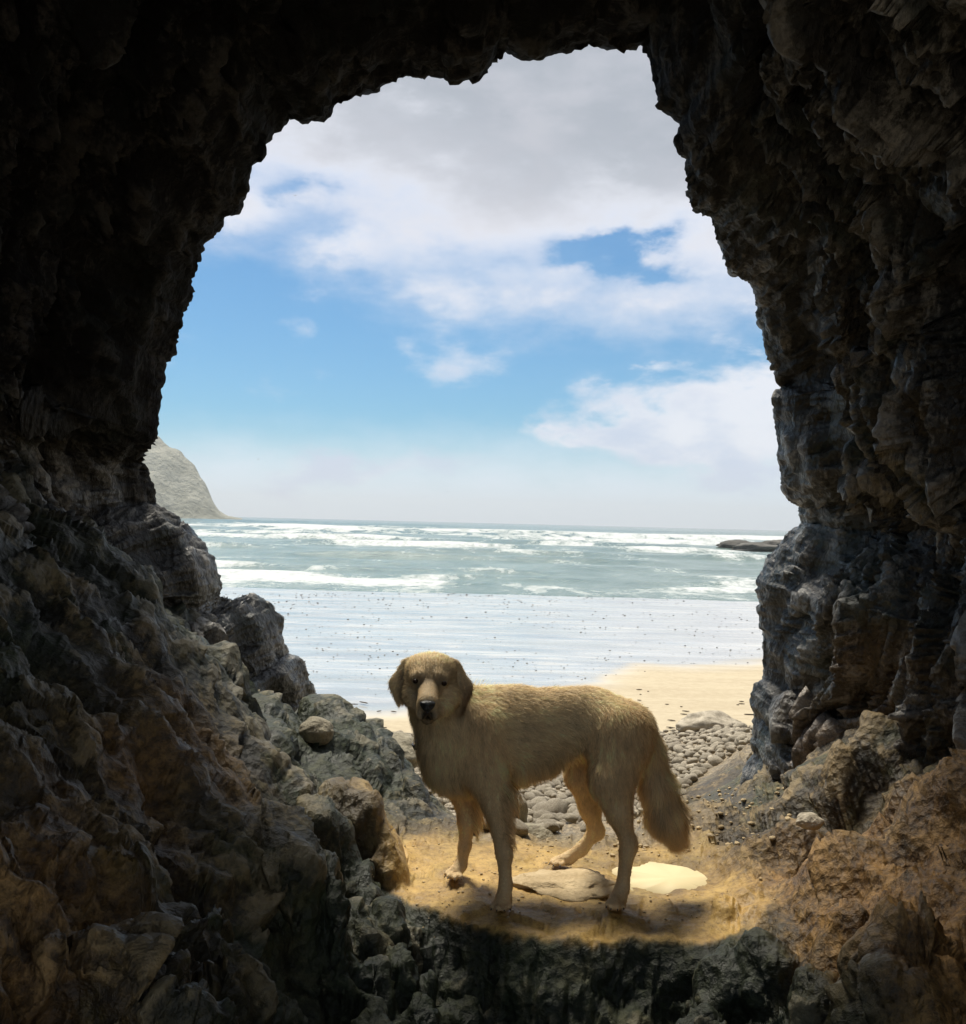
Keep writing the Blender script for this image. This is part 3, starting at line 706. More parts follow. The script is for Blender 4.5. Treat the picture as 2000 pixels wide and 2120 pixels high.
def stone(name, px, py, d, size, seed, mat, flat=(1, .8, .7), rot=0, rough=.2, facets=0., fine=.03, sub=5, sink=0., tilt=0.):
    """size = half width in metres; centred where the photograph shows its centre."""
    V, F = stone_shape(sub, seed, rough, flat, facets, fine)
    o = mesh_obj(name, V*size, F, mat)
    p = at(px, py, d); o.location = (p[0], p[1], p[2]-sink); o.rotation_euler = (0, math.radians(tilt), math.radians(rot))
    return o
thing(stone('boulder', 656, 1516, 3.92, .068, 3, MAT_BOULDER, (1, .9, .86), 10), 'rounded grey boulder wedged between the left cave wall and the rocky mound', 'boulder')
thing(stone('boulder', 1106, 1737, 3.62, .078, 5, MAT_BOULDER, (1, .85, .70), -8), 'big rounded boulder seen between the front and hind legs of the dog', 'boulder')
thing(stone('boulder', 1178, 1758, 3.62, .060, 8, MAT_BOULDER, (1.05, .85, .62), 15), 'boulder just behind the far hind paw of the dog', 'boulder')
thing(stone('boulder', 1113, 1778, 3.38, .046, 9, MAT_PEBBLE, (1, .8, .42), 0), 'pale flat oval stone lying at the foot of the big boulder', 'stone')
thing(stone('boulder', 1060, 1688, 3.72, .085, 12, MAT_BOULDER, (.7, .8, 1.1), 0), 'dark upright boulder half hidden behind the near front leg of the dog', 'boulder')
thing(stone('rock_slab', 1172, 1826, 2.93, .155, 15, MAT_SLAB, (1, .66, .17), -6, .22, .55, .09, 5, .008), 'grey wedge shaped stone slab set in the ledge under the dog', 'stone')
thing(stone('pebble', 1675, 1700, 3.02, .042, 17, MAT_PEBBLE, (1, .8, .62), 5), 'pale pebble lying on the rock shelf against the right cave wall', 'pebble')
thing(stone('rock_chunk', 1524, 1712, 3.9, .040, 19, MAT_PEBBLE, (.9, .8, 1.1), 0, .2, .5), 'upright pale rock chunk in the hollow right of the pool', 'rock')
thing(stone('rock_chunk', 1536, 1728, 3.75, .030, 21, MAT_BOULDER, (1, .8, .8), 0, .2, .3), 'small grey rock leaning on the upright pale chunk', 'rock')
thing(stone('rock_chunk', 1590, 1728, 3.75, .055, 23, MAT_BOULDER, (1.1, .8, .65), 20, .2, .5), 'angular brown rock lying in the hollow by the right wall', 'rock')
thing(stone('pebble', 1545, 1748, 3.5, .032, 25, MAT_PEBBLE, (1, .8, .35), 0), 'flat pale pebble on the gravel right of the pool', 'pebble')
thing(stone('boulder', 1468, 1502, 9.3, .30, 27, MAT_PEBBLE, (1, .7, .40), 0, .2, .35), 'largest pale boulder at the sandy edge of the stone bank', 'boulder')
thing(stone('boulder', 812, 1560, 6.0, .20, 29, MAT_BOULDER, (1, .8, .6), 0, .2, .3), 'grey boulder low behind the mound left of the dog', 'boulder')
for k, (px, py, w_, h_, d) in enumerate([(1535, 1131, 3.0, .75, 120), (1578, 1143, 3.2, .62, 108), (1625, 1132, 3.6, 1.0, 122)]):
    V, F = stone_shape(4, 40+k, .3, (1, .7, .25), .5, .12)
    o = mesh_obj('sea_rock', V*np.array([w_, w_, h_*4.]), F, MAT_SEAROCK)
    p = at(px, py, d); o.location = (p[0], p[1], SEA_Z+.25)
    thing(o, ['low dark rock awash in the surf, farthest from the right cave wall', 'low flat rock awash in front of the other surf rocks', 'rock awash in the surf half hidden by the right cave wall'][k], 'rock', 'rocks awash in the surf')

# pebble bank: packed stones, biggest-looking ones as objects, the rest one mass
def cam_px(P_):
    q = P_ - np.array([0, 0, CAM_Z]); dz_ = q@FWn
    return 1000 + FPX*(q@RTn)/dz_, 1060 - FPX*(q@UPn)/dz_, dz_
pts = []
cellsz = .16; gridd = {}
rr = np.random.default_rng(5)
def try_put(x, y, r, k=0.80):
    i, j = int(x//cellsz), int(y//cellsz)
    for a in range(i-2, i+3):
        for b_ in range(j-2, j+3):
            for (X2, Y2, R2) in gridd.get((a, b_), ()):
                if (X2-x)**2 + (Y2-y)**2 < ((R2+r)*k)**2: return False
    gridd.setdefault((i, j), []).append((x, y, r)); pts.append((x, y, r)); return True
for rmin, rmax, n_try in ((.072, .10, 40), (.046, .068, 800), (.032, .046, 10000), (.022, .032, 20000)):
    for _ in range(n_try):
        y = 3.55 + 7.0*rr.random()**0.9
        x = -1.3 + (.52*y + 1.6)*rr.random()
        if y < 4.6 and (x > 0.22 + (y-3.5)*.50 or x < -.05): continue
        if y < 6 and x < -.25: continue
        if y >= 4.6 and y < 6.2 and x > .85 + (y-4.6)*.40: continue
        edge_y = 9.9 + .35*math.sin(x*1.7) + .25*math.sin(x*4.1)
        if y > edge_y - rr.random()*.5: continue
        r = rmin + (rmax-rmin)*rr.random()
        if r > .06 and y < 4.6: r *= .6
        try_put(x, y, r)
pts = np.array(pts)
bz = ground_z(pts[:, 0], pts[:, 1])
bz = np.maximum(bz, sand_z(pts[:, 1]) - .0)
NV = 7
shapes2 = [stone_shape(2, 60+k, .22, (1, .62+.25*rr.random(), .42+.25*rr.random()), .15) for k in range(NV)]
shapes3 = [stone_shape(3, 60+k, .22, (1, .62+.25*rr.random(), .42+.25*rr.random()), .15, .02) for k in range(NV)]
P3 = np.column_stack([pts[:, 0], pts[:, 1], bz + pts[:, 2]*.22])
ppx, ppy, pdd = cam_px(P3)
size_px = pts[:, 2]/pdd
seen = (((ppx > 1370) & (ppx < 1565) & (ppy < 1760)) | ((ppx > 1060) & (ppx < 1280) & (ppy > 1570) & (ppy < 1800)) | ((ppx > 800) & (ppx < 900) & (ppy > 1500) & (ppy < 1640)))
order = np.argsort(-(size_px*seen)); solo = set(order[:290].tolist())
shapes1 = [stone_shape(1, 60+k, .22, (1, .75, .55), .15) for k in range(NV)]
base_meshes = []
for k, (V, F) in enumerate(shapes3):
    o = mesh_obj('pebble_source', V, F, MAT_PEBBLE, attrs={'tint': np.zeros(len(V))}); me = o.data; me.name = 'pebble'; bpy.data.objects.remove(o); base_meshes.append(me)
VV, FF, TT, off = [], [], [], 0
rotz = rr.random(len(pts))*6.283
for i in range(len(pts)):
    x, y, r = pts[i]; k = i % NV
    tx, ty = (rr.random(2)-.5)*.7
    z_ = bz[i] + r*.16 + rr.random()*.018
    if i in solo:
        o = bpy.data.objects.new('pebble', base_meshes[k]); COL.objects.link(o)
        o.location = (x, y, z_); o.scale = (r, r, r); o.rotation_euler = (tx, ty, rotz[i])
        thing(o, 'rounded grey tan stone in the pebble bank behind the dog', 'pebble', 'stones of the pebble bank')
        continue
    V, F = shapes2[k] if (r > .036 or y < 5.8) else shapes1[k]
    cz_, sz_ = math.cos(rotz[i]), math.sin(rotz[i])
    R_ = np.array([[cz_, -sz_, 0], [sz_, cz_, 0], [0, 0, 1]]) @ np.array([[math.cos(ty), 0, math.sin(ty)], [0, 1, 0], [-math.sin(ty), 0, math.cos(ty)]])
    VV.append((V*r)@R_.T + np.array([x, y, z_])); FF.append(F+off); TT.append(np.full(len(V), rr.random())); off += len(V)
o = mesh_obj('pebbles', np.concatenate(VV), np.concatenate(FF), MAT_PEBBLE, attrs={'tint': np.concatenate(TT)})
kind(o, 'stuff', 'bank of small rounded grey and tan stones between cave and sand')

# loose wet stones strewn over the shining sand
V, F = stone_shape(2, 90, .25, (1, .75, .6), .2)
o0 = mesh_obj('stone_source', V, F, MAT_DARKPEBBLE); dm = o0.data; dm.name = 'beach_stone'; bpy.data.objects.remove(o0)
cnt = 0; VV, FF, off = [], [], 0
for i in range(1900):
    py = 1228 + 200*rr.random()**1.55; px = 460 + 1130*rr.random()
    if i < 60: py = 1300 + 170*rr.random()
    if px < 640 and py > 1330: continue
    hz_ = 1081 + (px-1000)*.025
    d = 2.45*FPX/(py-hz_)
    for _ in range(3): d = (CAM_Z-float(sand_z(d)))*FPX/(py-hz_)
    p = at(px, py, d)
    if float(np.interp(p[0], [-6, -1.2, 0.5, 1.6, 2.6, 4.6, 8, 20], [10.5, 11.2, 12.8, 14.0, 15.0, 16.3, 19, 24])) > d - .3: continue
    if px > 1250 and rr.random() < 0 or pn(p[0]*.3, d*.25, 3.) + .30 < rr.random()*.5 - .1: continue
    r = d*(0.6+1.3*rr.random()**2.6)/FPX
    if cnt < 180 and r*FPX/d > .85:
        o = bpy.data.objects.new('beach_stone', dm); COL.objects.link(o)
        o.location = (p[0], p[1], float(sand_z(d))+r*.2); o.scale = (r*1.3, r, r*.8); o.rotation_euler = (0, 0, rr.random()*6)
        thing(o, 'small dark stone lying alone on the wet mirror sand', 'stone', 'dark stones strewn on the wet sand'); cnt += 1
    else:
        VV.append(V*r*np.array([1.3, 1, .8]) + np.array([p[0], p[1], float(sand_z(d))+r*.2])); FF.append(F+off); off += len(V)
if VV:
    o = mesh_obj('beach_pebbles', np.concatenate(VV), np.concatenate(FF), MAT_DARKPEBBLE); kind(o, 'stuff', 'tiny dark pebbles scattered over the far wet sand')

# pool on the ledge
th = np.linspace(0, 2*math.pi, 72, endpoint=False)
rx_ = .205*(1+.18*np.sin(th*3+.5)+.10*np.sin(th*5+2)+.05*np.sin(th*11)); ry_ = .16*(1+.12*np.sin(th*2+1)+.08*np.sin(th*7))
ring = np.column_stack([POOL[0]+rx_*np.cos(th), POOL[1]+ry_*np.sin(th), np.full(72, 0.0)])
gz0 = float(ground_z([POOL[0]], [POOL[1]])[0]); PZ = gz0 + .015
ring[:, 2] = PZ
Vp = np.concatenate([ring, ring*np.array([1, 1, 1]) - np.array([0, 0, .03]), [[POOL[0], POOL[1], PZ]]])
i = np.arange(72); j = (i+1) % 72
o = mesh_obj('pool_water', Vp, [np.stack([np.full(72, 144), i, j], 1), np.stack([i, i+72, j+72, j], 1)], MAT_POOL, smooth=False)
kind(o, 'structure', 'small bright puddle of milky water on the ledge behind the dog')

# scraps of weed and twigs left along the upper sand
VV, FF, off = [], [], 0
V0, F0 = ICO[1]
for i in range(130):
    y_ = 10.2 + 3.2*rr.random()**1.6; x_ = -1.5 + 6.0*rr.random()
    a = rr.normal(0, .5); L9 = .02 + .10*rr.random()**2
    R_ = np.array([[math.cos(a), -math.sin(a), 0], [math.sin(a), math.cos(a), 0], [0, 0, 1]])
    VV.append((V0*np.array([L9, L9*.22, .007]))@R_.T + np.array([x_, y_, float(sand_z(y_))+.012])); FF.append(F0+off); off += len(V0)
m, b = material('dry_weed'); plug(b, 'Base Color', (.07, .05, .03)); plug(b, 'Roughness', .9)
kind(mesh_obj('seaweed_scraps', np.concatenate(VV), np.concatenate(FF), m), 'stuff', 'scraps of dark weed strewn along the dry sand')
# grit and broken chips lying on the ledge and the slope right of the pool
VV, FF, TT, off = [], [], [], 0
for i in range(1500):
    if i < 700: x_ = -.3 + 1.15*rr.random(); y_ = 2.66 + 1.0*rr.random(); r = .0016 + .0055*rr.random()**3
    else: x_ = .45 + .95*rr.random(); y_ = 3.1 + 1.8*rr.random(); r = .004 + .013*rr.random()**2.5
    if ((x_-POOL[0])/.2)**2 + ((y_-POOL[1])/.16)**2 < 1.1: continue
    if i >= 700 and abs(x_)/y_ > .33: continue
    V, F = shapes1[i % NV]; z_ = float(ground_z([x_], [y_])[0]) + r*.25
    a = rr.random()*6.28; R_ = np.array([[math.cos(a), -math.sin(a), 0], [math.sin(a), math.cos(a), 0], [0, 0, 1]])
    VV.append((V*r)@R_.T + np.array([x_, y_, z_])); FF.append(F+off); TT.append(np.full(len(V), rr.random())); off += len(V)
o = mesh_obj('grit', np.concatenate(VV), np.concatenate(FF), MAT_SLAB, smooth=False, attrs={'tint': np.concatenate(TT)})
kind(o, 'stuff', 'grit and small stone chips strewn over the ledge and slope')
# far gulls
def gull(px, py, d, label):
    p = at(px, py, d)
    V = np.array([(-.55, 0, .10), (-.28, .1, .22), (0, .12, .06), (.28, .1, .22), (.55, 0, .10), (.28, -.08, .19), (0, -.12, .03), (-.28, -.08, .19)])
    F = np.array([(0, 1, 7, 7)]) * 0
    root = bpy.data.objects.new('gull', None); COL.objects.link(root); root.location = tuple(p)
    Vb, Fb = ICO[2]; mesh_obj('body', Vb*np.array([.09, .26, .08]), Fb, MAT_GULL, parent=root)
    for s in (1, -1):
        W = np.array([(0, .10, .02), (.30*s, .12, .17), (.62*s, -.02, .08), (.28*s, -.07, .15), (0, -.10, .02)]); W2 = W + np.array([0, 0, .015])
        Fw = [np.array([(0, 1, 3, 4), (5, 6, 8, 9)]), np.array([(1, 2, 3), (6, 7, 8)]), np.array([(0, 1, 6, 5), (1, 2, 7, 6), (2, 3, 8, 7), (3, 4, 9, 8)])]
        mesh_obj('wing', np.concatenate([W, W2]), Fw, MAT_GULL, smooth=False, parent=root)
    thing(root, label, 'gull', 'gulls far off over the sea')
gull(611, 405, 260, 'tiny far gull against the clouds high on the left')
gull(925, 1018, 300, 'tiny far gull low over the sea above the middle surf')
gull(534, 951, 260, 'tiny far gull to the right of the headland')
# ---------------------------------------------------------------- dog
DOG_DX = 0.0
def D(cx, cy, d): return at(750 + cx/2.5, 1300 + cy/2.5, d)
def R(px, d): return px/2.5/FPX*d
BONES = []   # a, ra, b, rb, squash in y, blend, fur length, region
def bone(a, b, ra, rb, sq=1.0, k=.03, fur=.012, reg='body', flow=None):
    A, B_ = D(*a), D(*b); BONES.append((A, R(ra, a[2]), B_, R(rb, b[2]), sq, k, fur, reg, (B_-A) if flow is None else np.array(flow, float)))
back = (1, 0, -.28)
bone((560,590,2.87),(700,560,2.88),232,226,.70,.04,.020,'body',back)
bone((700,560,2.88),(860,540,2.88),226,202,.70,.04,.020,'body',back)
bone((860,538,2.88),(1030,490,2.88),198,158,.70,.04,.022,'body',back)
bone((1030,490,2.88),(1180,482,2.88),158,152,.72,.04,.018,'body',back)
bone((1180,482,2.88),(1335,524,2.88),154,156,.78,.04,.016,'body',(1,0,-.5))
bone((590,400,2.88),(800,392,2.88),60,55,.8,.05,.020,'body',back)
# neck, throat and chest
bone((372,370,2.80),(500,500,2.86),118,175,.85,.04,.024,'neck',(.55,0,-1))
bone((365,450,2.80),(405,600,2.82),84,88,.9,.04,.024,'neck',(.1,-.1,-1))
bone((405,600,2.82),(462,700,2.85),88,116,.9,.04,.028,'chest',(.25,-.1,-1))
bone((462,700,2.85),(560,720,2.86),116,120,.9,.05,.028,'chest',(.5,0,-1))
# near front leg
bone((590,560,2.80),(660,800,2.775),135,92,.55,.04,.016,'leg',(.25,0,-1))
bone((660,800,2.775),(690,930,2.76),86,60,.85,.03,.012,'leg')
bone((690,930,2.76),(732,1160,2.745),58,38,1,.02,.007,'leg')
bone((732,1160,2.745),(743,1330,2.735),38,31,1,.015,.005,'leg')
bone((743,1330,2.735),(730,1405,2.72),31,42,1,.015,.004,'paw')
bone((735,1410,2.73),(712,1430,2.70),38,34,1,.012,.004,'paw')
# far front leg
bone((500,690,2.92),(520,830,2.935),110,66,.7,.03,.016,'leg',(.1,0,-1))
bone((520,830,2.935),(542,1000,2.94),62,42,1,.03,.010,'leg')
bone((542,1000,2.94),(530,1130,2.94),42,30,1,.02,.006,'leg')
bone((530,1130,2.94),(512,1225,2.94),30,29,1,.015,.005,'leg')
bone((512,1225,2.94),(480,1265,2.925),29,36,1,.012,.004,'paw')
# near hind leg
bone((1330,580,2.82),(1290,800,2.775),165,108,.60,.05,.018,'leg',(.15,0,-1))
bone((1290,800,2.775),(1330,960,2.76),102,62,.8,.03,.012,'leg')
bone((1330,960,2.76),(1376,1110,2.755),58,36,1,.02,.008,'leg')
bone((1376,1110,2.755),(1371,1160,2.755),36,36,1,.015,.007,'leg')
bone((1371,1160,2.755),(1347,1345,2.745),36,32,1,.015,.005,'leg')
bone((1347,1345,2.745),(1322,1410,2.73),32,44,1,.015,.004,'paw')
bone((1322,1412,2.735),(1302,1428,2.70),38,36,1,.012,.004,'paw')
bone((1384,1112,2.755),(1392,1135,2.755),38,33,1,.012,.006,'leg',(0,0,-1))
# far hind leg
bone((1180,600,2.95),(1130,760,2.975),120,72,.7,.04,.018,'leg',(.1,0,-1))
bone((1130,760,2.975),(1178,930,3.02),70,50,1,.03,.012,'leg')
bone((1178,930,3.02),(1210,1050,3.045),50,35,1,.02,.008,'leg')
bone((1210,1050,3.045),(1135,1145,3.06),35,30,1,.02,.006,'leg')
bone((1135,1145,3.06),(1070,1190,3.065),30,31,1,.015,.004,'paw')
bone((1070,1192,3.065),(1020,1205,3.05),31,27,1,.012,.004,'paw')
bone((1220,1050,3.045),(1226,1068,3.045),31,26,1,.012,.006,'leg',(0,0,-1))
bone((742,1165,2.745),(748,1190,2.745),34,26,1,.012,.006,'leg',(0,0,-1))
# tail
bone((1430,500,2.885),(1490,640,2.875),62,58,1,.04,.022,'tail')
bone((1490,640,2.875),(1530,820,2.87),58,64,1,.03,.036,'tail')
bone((1530,820,2.87),(1572,960,2.865),64,70,1,.03,.048,'tail')
bone((1572,960,2.865),(1618,1058,2.86),70,40,1,.03,.050,'tail')
# head
bone((352,262,2.775),(352,255,2.755),122,114,1,.03,.010,'head',(0,1,.3))
bone((300,215,2.76),(405,215,2.76),68,68,1,.03,.011,'head',(0,1,.5))
bone((270,345,2.755),(300,400,2.72),62,50,1,.03,.014,'cheek',(-.3,1,-.8))
bone((440,350,2.755),(405,405,2.72),66,52,1,.03,.014,'cheek',(.3,1,-.8))
bone((345,312,2.70),(338,385,2.615),54,50,1,.020,.005,'muzzle',(0,1,.4))
bone((316,412,2.620),(303,452,2.612),34,24,1,.014,.004,'muzzle',(-.3,1,-.3))
bone((358,412,2.620),(374,454,2.612),34,24,1,.014,.004,'muzzle',(.3,1,-.3))
bone((340,445,2.69),(338,472,2.635),46,28,1,.02,.006,'jaw',(0,1,-.5))
bone((276,256,2.705),(302,246,2.70),24,22,1,.02,.006,'brow',(0,1,.6))
bone((422,266,2.705),(392,252,2.70),24,22,1,.02,.006,'brow',(0,1,.6))
# ears
bone((232,190,2.775),(185,290,2.77),34,42,.40,.018,.014,'ear',(-.35,0,-1))
bone((185,290,2.77),(192,372,2.765),40,17,.40,.014,.016,'ear',(.05,0,-1))
bone((478,200,2.775),(518,310,2.77),36,50,.42,.018,.014,'ear',(.3,0,-1))
bone((518,310,2.77),(497,405,2.765),48,26,.42,.014,.016,'ear',(-.05,0,-1))
# toes
for (tx, ty, td, tr, dx_, dy_, dd_) in [(682,1436,2.70,17,-10,10,-.018),(705,1444,2.685,18,-6,9,-.022),(732,1446,2.685,18,2,8,-.022),(757,1438,2.70,16,6,9,-.016),
        (447,1262,2.915,15,-12,12,-.012),(458,1278,2.90,16,-10,8,-.018),(482,1286,2.895,16,-2,8,-.02),(506,1282,2.905,15,4,8,-.016),
        (1275,1425,2.70,17,-8,10,-.018),(1295,1438,2.685,18,-6,9,-.022),(1322,1442,2.685,18,0,8,-.022),(1348,1436,2.70,16,4,8,-.018),
        (1003,1196,3.06,14,-20,8,-.008),(998,1208,3.045,15,-20,6,-.012),(1012,1218,3.035,14,-16,5,-.014),(1040,1220,3.03,13,-10,4,-.012)]:
    bone((tx,ty,td),(tx+dx_,ty+dy_,td+dd_),tr,tr*.85,1,.006,.003,'paw')

def rcone(P, a, ra, b, rb, sq):
    s = np.array([1, 1/sq, 1]); a = a*s; b = b*s; P = P*s
    ba = b-a; l2 = ba@ba; rr_ = ra-rb; a2 = l2-rr_*rr_
    if a2 <= 1e-9: return (np.linalg.norm(P-a, axis=-1)-max(ra, rb))*min(1, sq**.5)
    il2 = 1/l2
    pa = P-a; y_ = pa@ba; z_ = y_-l2
    x2 = np.sum((pa*l2 - y_[..., None]*ba)**2, -1); y2 = y_*y_*l2; z2 = z_*z_*l2
    k_ = np.sign(rr_)*rr_*rr_*x2
    d = (np.sqrt(np.maximum(x2*a2*il2, 0)) + y_*rr_)*il2 - ra
    c1 = np.sign(z_)*a2*z2 > k_; c2 = np.sign(y_)*a2*y2 < k_
    d = np.where(c2, np.sqrt(x2+y2)*il2-ra, d); d = np.where(c1, np.sqrt(x2+z2)*il2-rb, d)
    return d*(sq**.35)
allp = np.concatenate([[b_[0]-b_[1]-.05, b_[0]+b_[1]+.05, b_[2]-b_[3]-.05, b_[2]+b_[3]+.05] for b_ in BONES])
lo, hi = allp.min(0), allp.max(0); RES = .0042
nx, ny, nz = np.ceil((hi-lo)/RES).astype(int)
gxs = lo[0]+RES*np.arange(nx); gys = lo[1]+RES*np.arange(ny); gzs = lo[2]+RES*np.arange(nz)
SDF = np.full((nx, ny, nz), .2, np.float32)
for (A, ra, B_, rb, sq, k, fur, reg, fl) in BONES:
    m_ = max(ra, rb) + k + .02
    l_ = np.minimum(A, B_)-m_; h_ = np.maximum(A, B_)+m_
    i0 = np.clip(((l_-lo)/RES).astype(int), 0, None); i1 = np.minimum(np.ceil((h_-lo)/RES).astype(int)+1, (nx, ny, nz))
    G = np.stack(np.meshgrid(gxs[i0[0]:i1[0]], gys[i0[1]:i1[1]], gzs[i0[2]:i1[2]], indexing='ij'), -1)
    d = rcone(G, A, ra, B_, rb, sq).astype(np.float32)
    S = SDF[i0[0]:i1[0], i0[1]:i1[1], i0[2]:i1[2]]
    h = np.maximum(k-np.abs(S-d), 0)/k
    S[...] = np.minimum(S, d) - h*h*k*.25
# eye sockets carved a little
for e in ((276, 276, 2.672), (424, 288, 2.672)):
    c_ = D(*e); i0 = ((c_-.03-lo)/RES).astype(int); i1 = ((c_+.03-lo)/RES).astype(int)
    G = np.stack(np.meshgrid(gxs[i0[0]:i1[0]], gys[i0[1]:i1[1]], gzs[i0[2]:i1[2]], indexing='ij'), -1)
    S = SDF[i0[0]:i1[0], i0[1]:i1[1], i0[2]:i1[2]]; k = .012
    d = -(np.linalg.norm(G-c_, axis=-1)-.013); h = np.maximum(k-np.abs(S-d), 0)/k
    S[...] = np.maximum(S, d) + h*h*k*.25
def surface_nets(f, lo, res):
    s = f < 0
    nx, ny, nz = f.shape
    c_ = [s[i:nx-1+i, j:ny-1+j, k:nz-1+k] for i in (0, 1) for j in (0, 1) for k in (0, 1)]
    cnt = sum(q.astype(np.int8) for q in c_); act = (cnt > 0) & (cnt < 8)
    idx = np.full(act.shape, -1, np.int32); ii = np.argwhere(act); idx[act] = np.arange(len(ii))
    acc = np.zeros((len(ii), 3)); num = np.zeros(len(ii))
    off = [np.array(o) for o in ((0,0,0),(0,0,1),(0,1,0),(0,1,1),(1,0,0),(1,0,1),(1,1,0),(1,1,1))]
    for a in range(8):
        for b_ in range(a+1, 8):
            if abs(off[a]-off[b_]).sum() != 1: continue
            fa = f[tuple((ii+off[a]).T)]; fb = f[tuple((ii+off[b_]).T)]
            m_ = (fa < 0) != (fb < 0)
            t = np.where(m_, fa/(fa-fb+1e-12), 0)
            p = off[a] + (off[b_]-off[a])*t[:, None]
            acc[m_] += p[m_]; num[m_] += 1
    V = lo + (ii + acc/num[:, None])*res
    Fq = []
    for ax in range(3):
        u, v = [(1, 2), (2, 0), (0, 1)][ax]
        sl0 = [slice(None)]*3; sl1 = [slice(None)]*3; sl0[ax] = slice(0, -1); sl1[ax] = slice(1, None)
        a = s[tuple(sl0)]; b_ = s[tuple(sl1)]
        E = np.argwhere(a != b_); fl = a[tuple(E.T)]
        ok = (E[:, u] > 0) & (E[:, v] > 0) & (E[:, u] < f.shape[u]-1) & (E[:, v] < f.shape[v]-1)
        E, fl = E[ok], fl[ok]
        eu = np.zeros(3, int); eu[u] = 1; ev = np.zeros(3, int); ev[v] = 1
        q = np.stack([idx[tuple((E-eu-ev).T)], idx[tuple((E-ev).T)], idx[tuple(E.T)], idx[tuple((E-eu).T)]], 1)
        q[~fl] = q[~fl][:, ::-1]; Fq.append(q)
    return V, np.concatenate(Fq)
DV, DF = surface_nets(SDF, lo, RES)
def smooth_mesh(V, F, it=2, lam=.5):
    e = np.concatenate([F[:, [0, 1]], F[:, [1, 2]], F[:, [2, 3]], F[:, [3, 0]]])
    deg = np.bincount(e[:, 0], minlength=len(V)) + np.bincount(e[:, 1], minlength=len(V))
    for _ in range(it):
        s = np.zeros_like(V)
        for ax in range(3):
            s[:, ax] = np.bincount(e[:, 0], V[e[:, 1], ax], len(V)) + np.bincount(e[:, 1], V[e[:, 0], ax], len(V))
        V = V + lam*(s/deg[:, None]-V)
    return V
DV = smooth_mesh(DV, DF, 2)
def vnormals(V, F):
    n = np.cross(V[F[:, 2]]-V[F[:, 0]], V[F[:, 3]]-V[F[:, 1]]); N = np.zeros_like(V)
    for i in range(4):
        for ax in range(3): N[:, ax] += np.bincount(F[:, i], n[:, ax], len(V))
    return N/np.maximum(np.linalg.norm(N, axis=1, keepdims=True), 1e-12)
DN = vnormals(DV, DF)
# per vertex flow, fur length, region weights from the nearest bones
bd = np.stack([rcone(DV, b_[0], b_[1], b_[2], b_[3], b_[4]) for b_ in BONES], 1)
wgt = np.exp(-np.maximum(bd-bd.min(1, keepdims=True), 0)/.010); wgt /= wgt.sum(1, keepdims=True)
fls = np.array([b_[8]/np.linalg.norm(b_[8]) for b_ in BONES])
vflow = wgt@fls; vlen = wgt@np.array([b_[6] for b_ in BONES])
def regw(*names): return wgt@np.array([1.0 if b_[7] in names else 0.0 for b_ in BONES])
body_w, leg_w, head_w, ear_w, muz_w, tail_w, chest_w, brow_w, jaw_w = regw('body'), regw('leg', 'paw'), regw('head', 'brow', 'cheek'), regw('ear'), regw('muzzle'), regw('tail'), regw('chest', 'neck'), regw('brow'), regw('jaw')
x, y, z = DV.T
low = fbm(x*9, y*9, z*9, 3)
tan_c = np.array([0.90, 0.70, 0.41])
col = np.ones((len(DV), 3))*tan_c
def blend(c_, w_, t): return c_*(1-w_[:, None]) + np.array(t)*w_[:, None]
col = blend(col, np.clip(leg_w, 0, 1)*.6, (0.86, 0.62, 0.34))
col = blend(col, chest_w*.4, (0.92, 0.75, 0.47))
col = blend(col, tail_w*.5, (0.92, 0.70, 0.40))
zt = D(0, 290, 2.77)[2]
col = blend(col, np.clip(ear_w*1.3, 0, 1)*(.35+.55*sm(zt+.03-z, 0, .06))*np.where(x > D(350, 0, 2.77)[0], 1, .0), (0.26, 0.15, 0.075))
for q in ((222, 300, 2.76), (226, 350, 2.75), (218, 250, 2.76)): col = blend(col, np.clip(np.exp(-(np.linalg.norm(DV-D(*q), axis=1)/.016)**2)*.8, 0, 1), (0.22, 0.14, 0.08))  # shade in the left ear's inner crease, painted into the fur
col = blend(col, np.clip(head_w, 0, 1)*.3, (0.90, 0.72, 0.45))
col = blend(col, np.clip(muz_w, 0, 1)*.55, (0.56, 0.41, 0.24))
col = blend(col, np.clip(jaw_w, 0, 1)*.8, (0.07, 0.055, 0.045))
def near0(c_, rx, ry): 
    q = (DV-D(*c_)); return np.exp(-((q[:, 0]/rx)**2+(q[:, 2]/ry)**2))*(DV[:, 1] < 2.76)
col = blend(col, near0((350, 268, 2.68), .064, .020)*.6, (0.28, 0.19, 0.10))  # shade of the brow across the eyes, painted into the fur
col = blend(col, near0((343, 330, 2.66), .020, .022)*.3, (0.86, 0.72, 0.48))
def near(c_, r): return np.exp(-(np.linalg.norm(DV-D(*c_), axis=1)/r)**2)
for e in ((276, 276, 2.675), (424, 288, 2.675)): col = blend(col, np.clip(near(e, .021)*.95, 0, 1), (0.06, 0.04, 0.025))
col = blend(col, np.clip(near((348, 268, 2.67), .022)*.4, 0, 1), (0.20, 0.15, 0.09))  # deepens the same painted shade between the eyes
col = blend(col, np.clip(near((338, 452, 2.605), .017)*1.8, 0, 1), (0.025, 0.02, 0.018))  # dark lips, with the shade under the nose painted in
col *= (1+.16*low)[:, None]
m, b = material('dog_skin'); MAT_SKIN = m
ca = attr('col'); plug(b, 'Base Color', mix(1.0, X(ca.outputs['Color']), (.8, .8, .8), 'MULTIPLY')); plug(b, 'Roughness', .8)
plug(b, 'Normal', bump(noise(coords(), 190.0, 4, .7), .006, 1.0))
m, b = material('dog_fur'); MAT_FUR = m
ca = attr('col'); cx_ = X(ca.outputs['Color'])
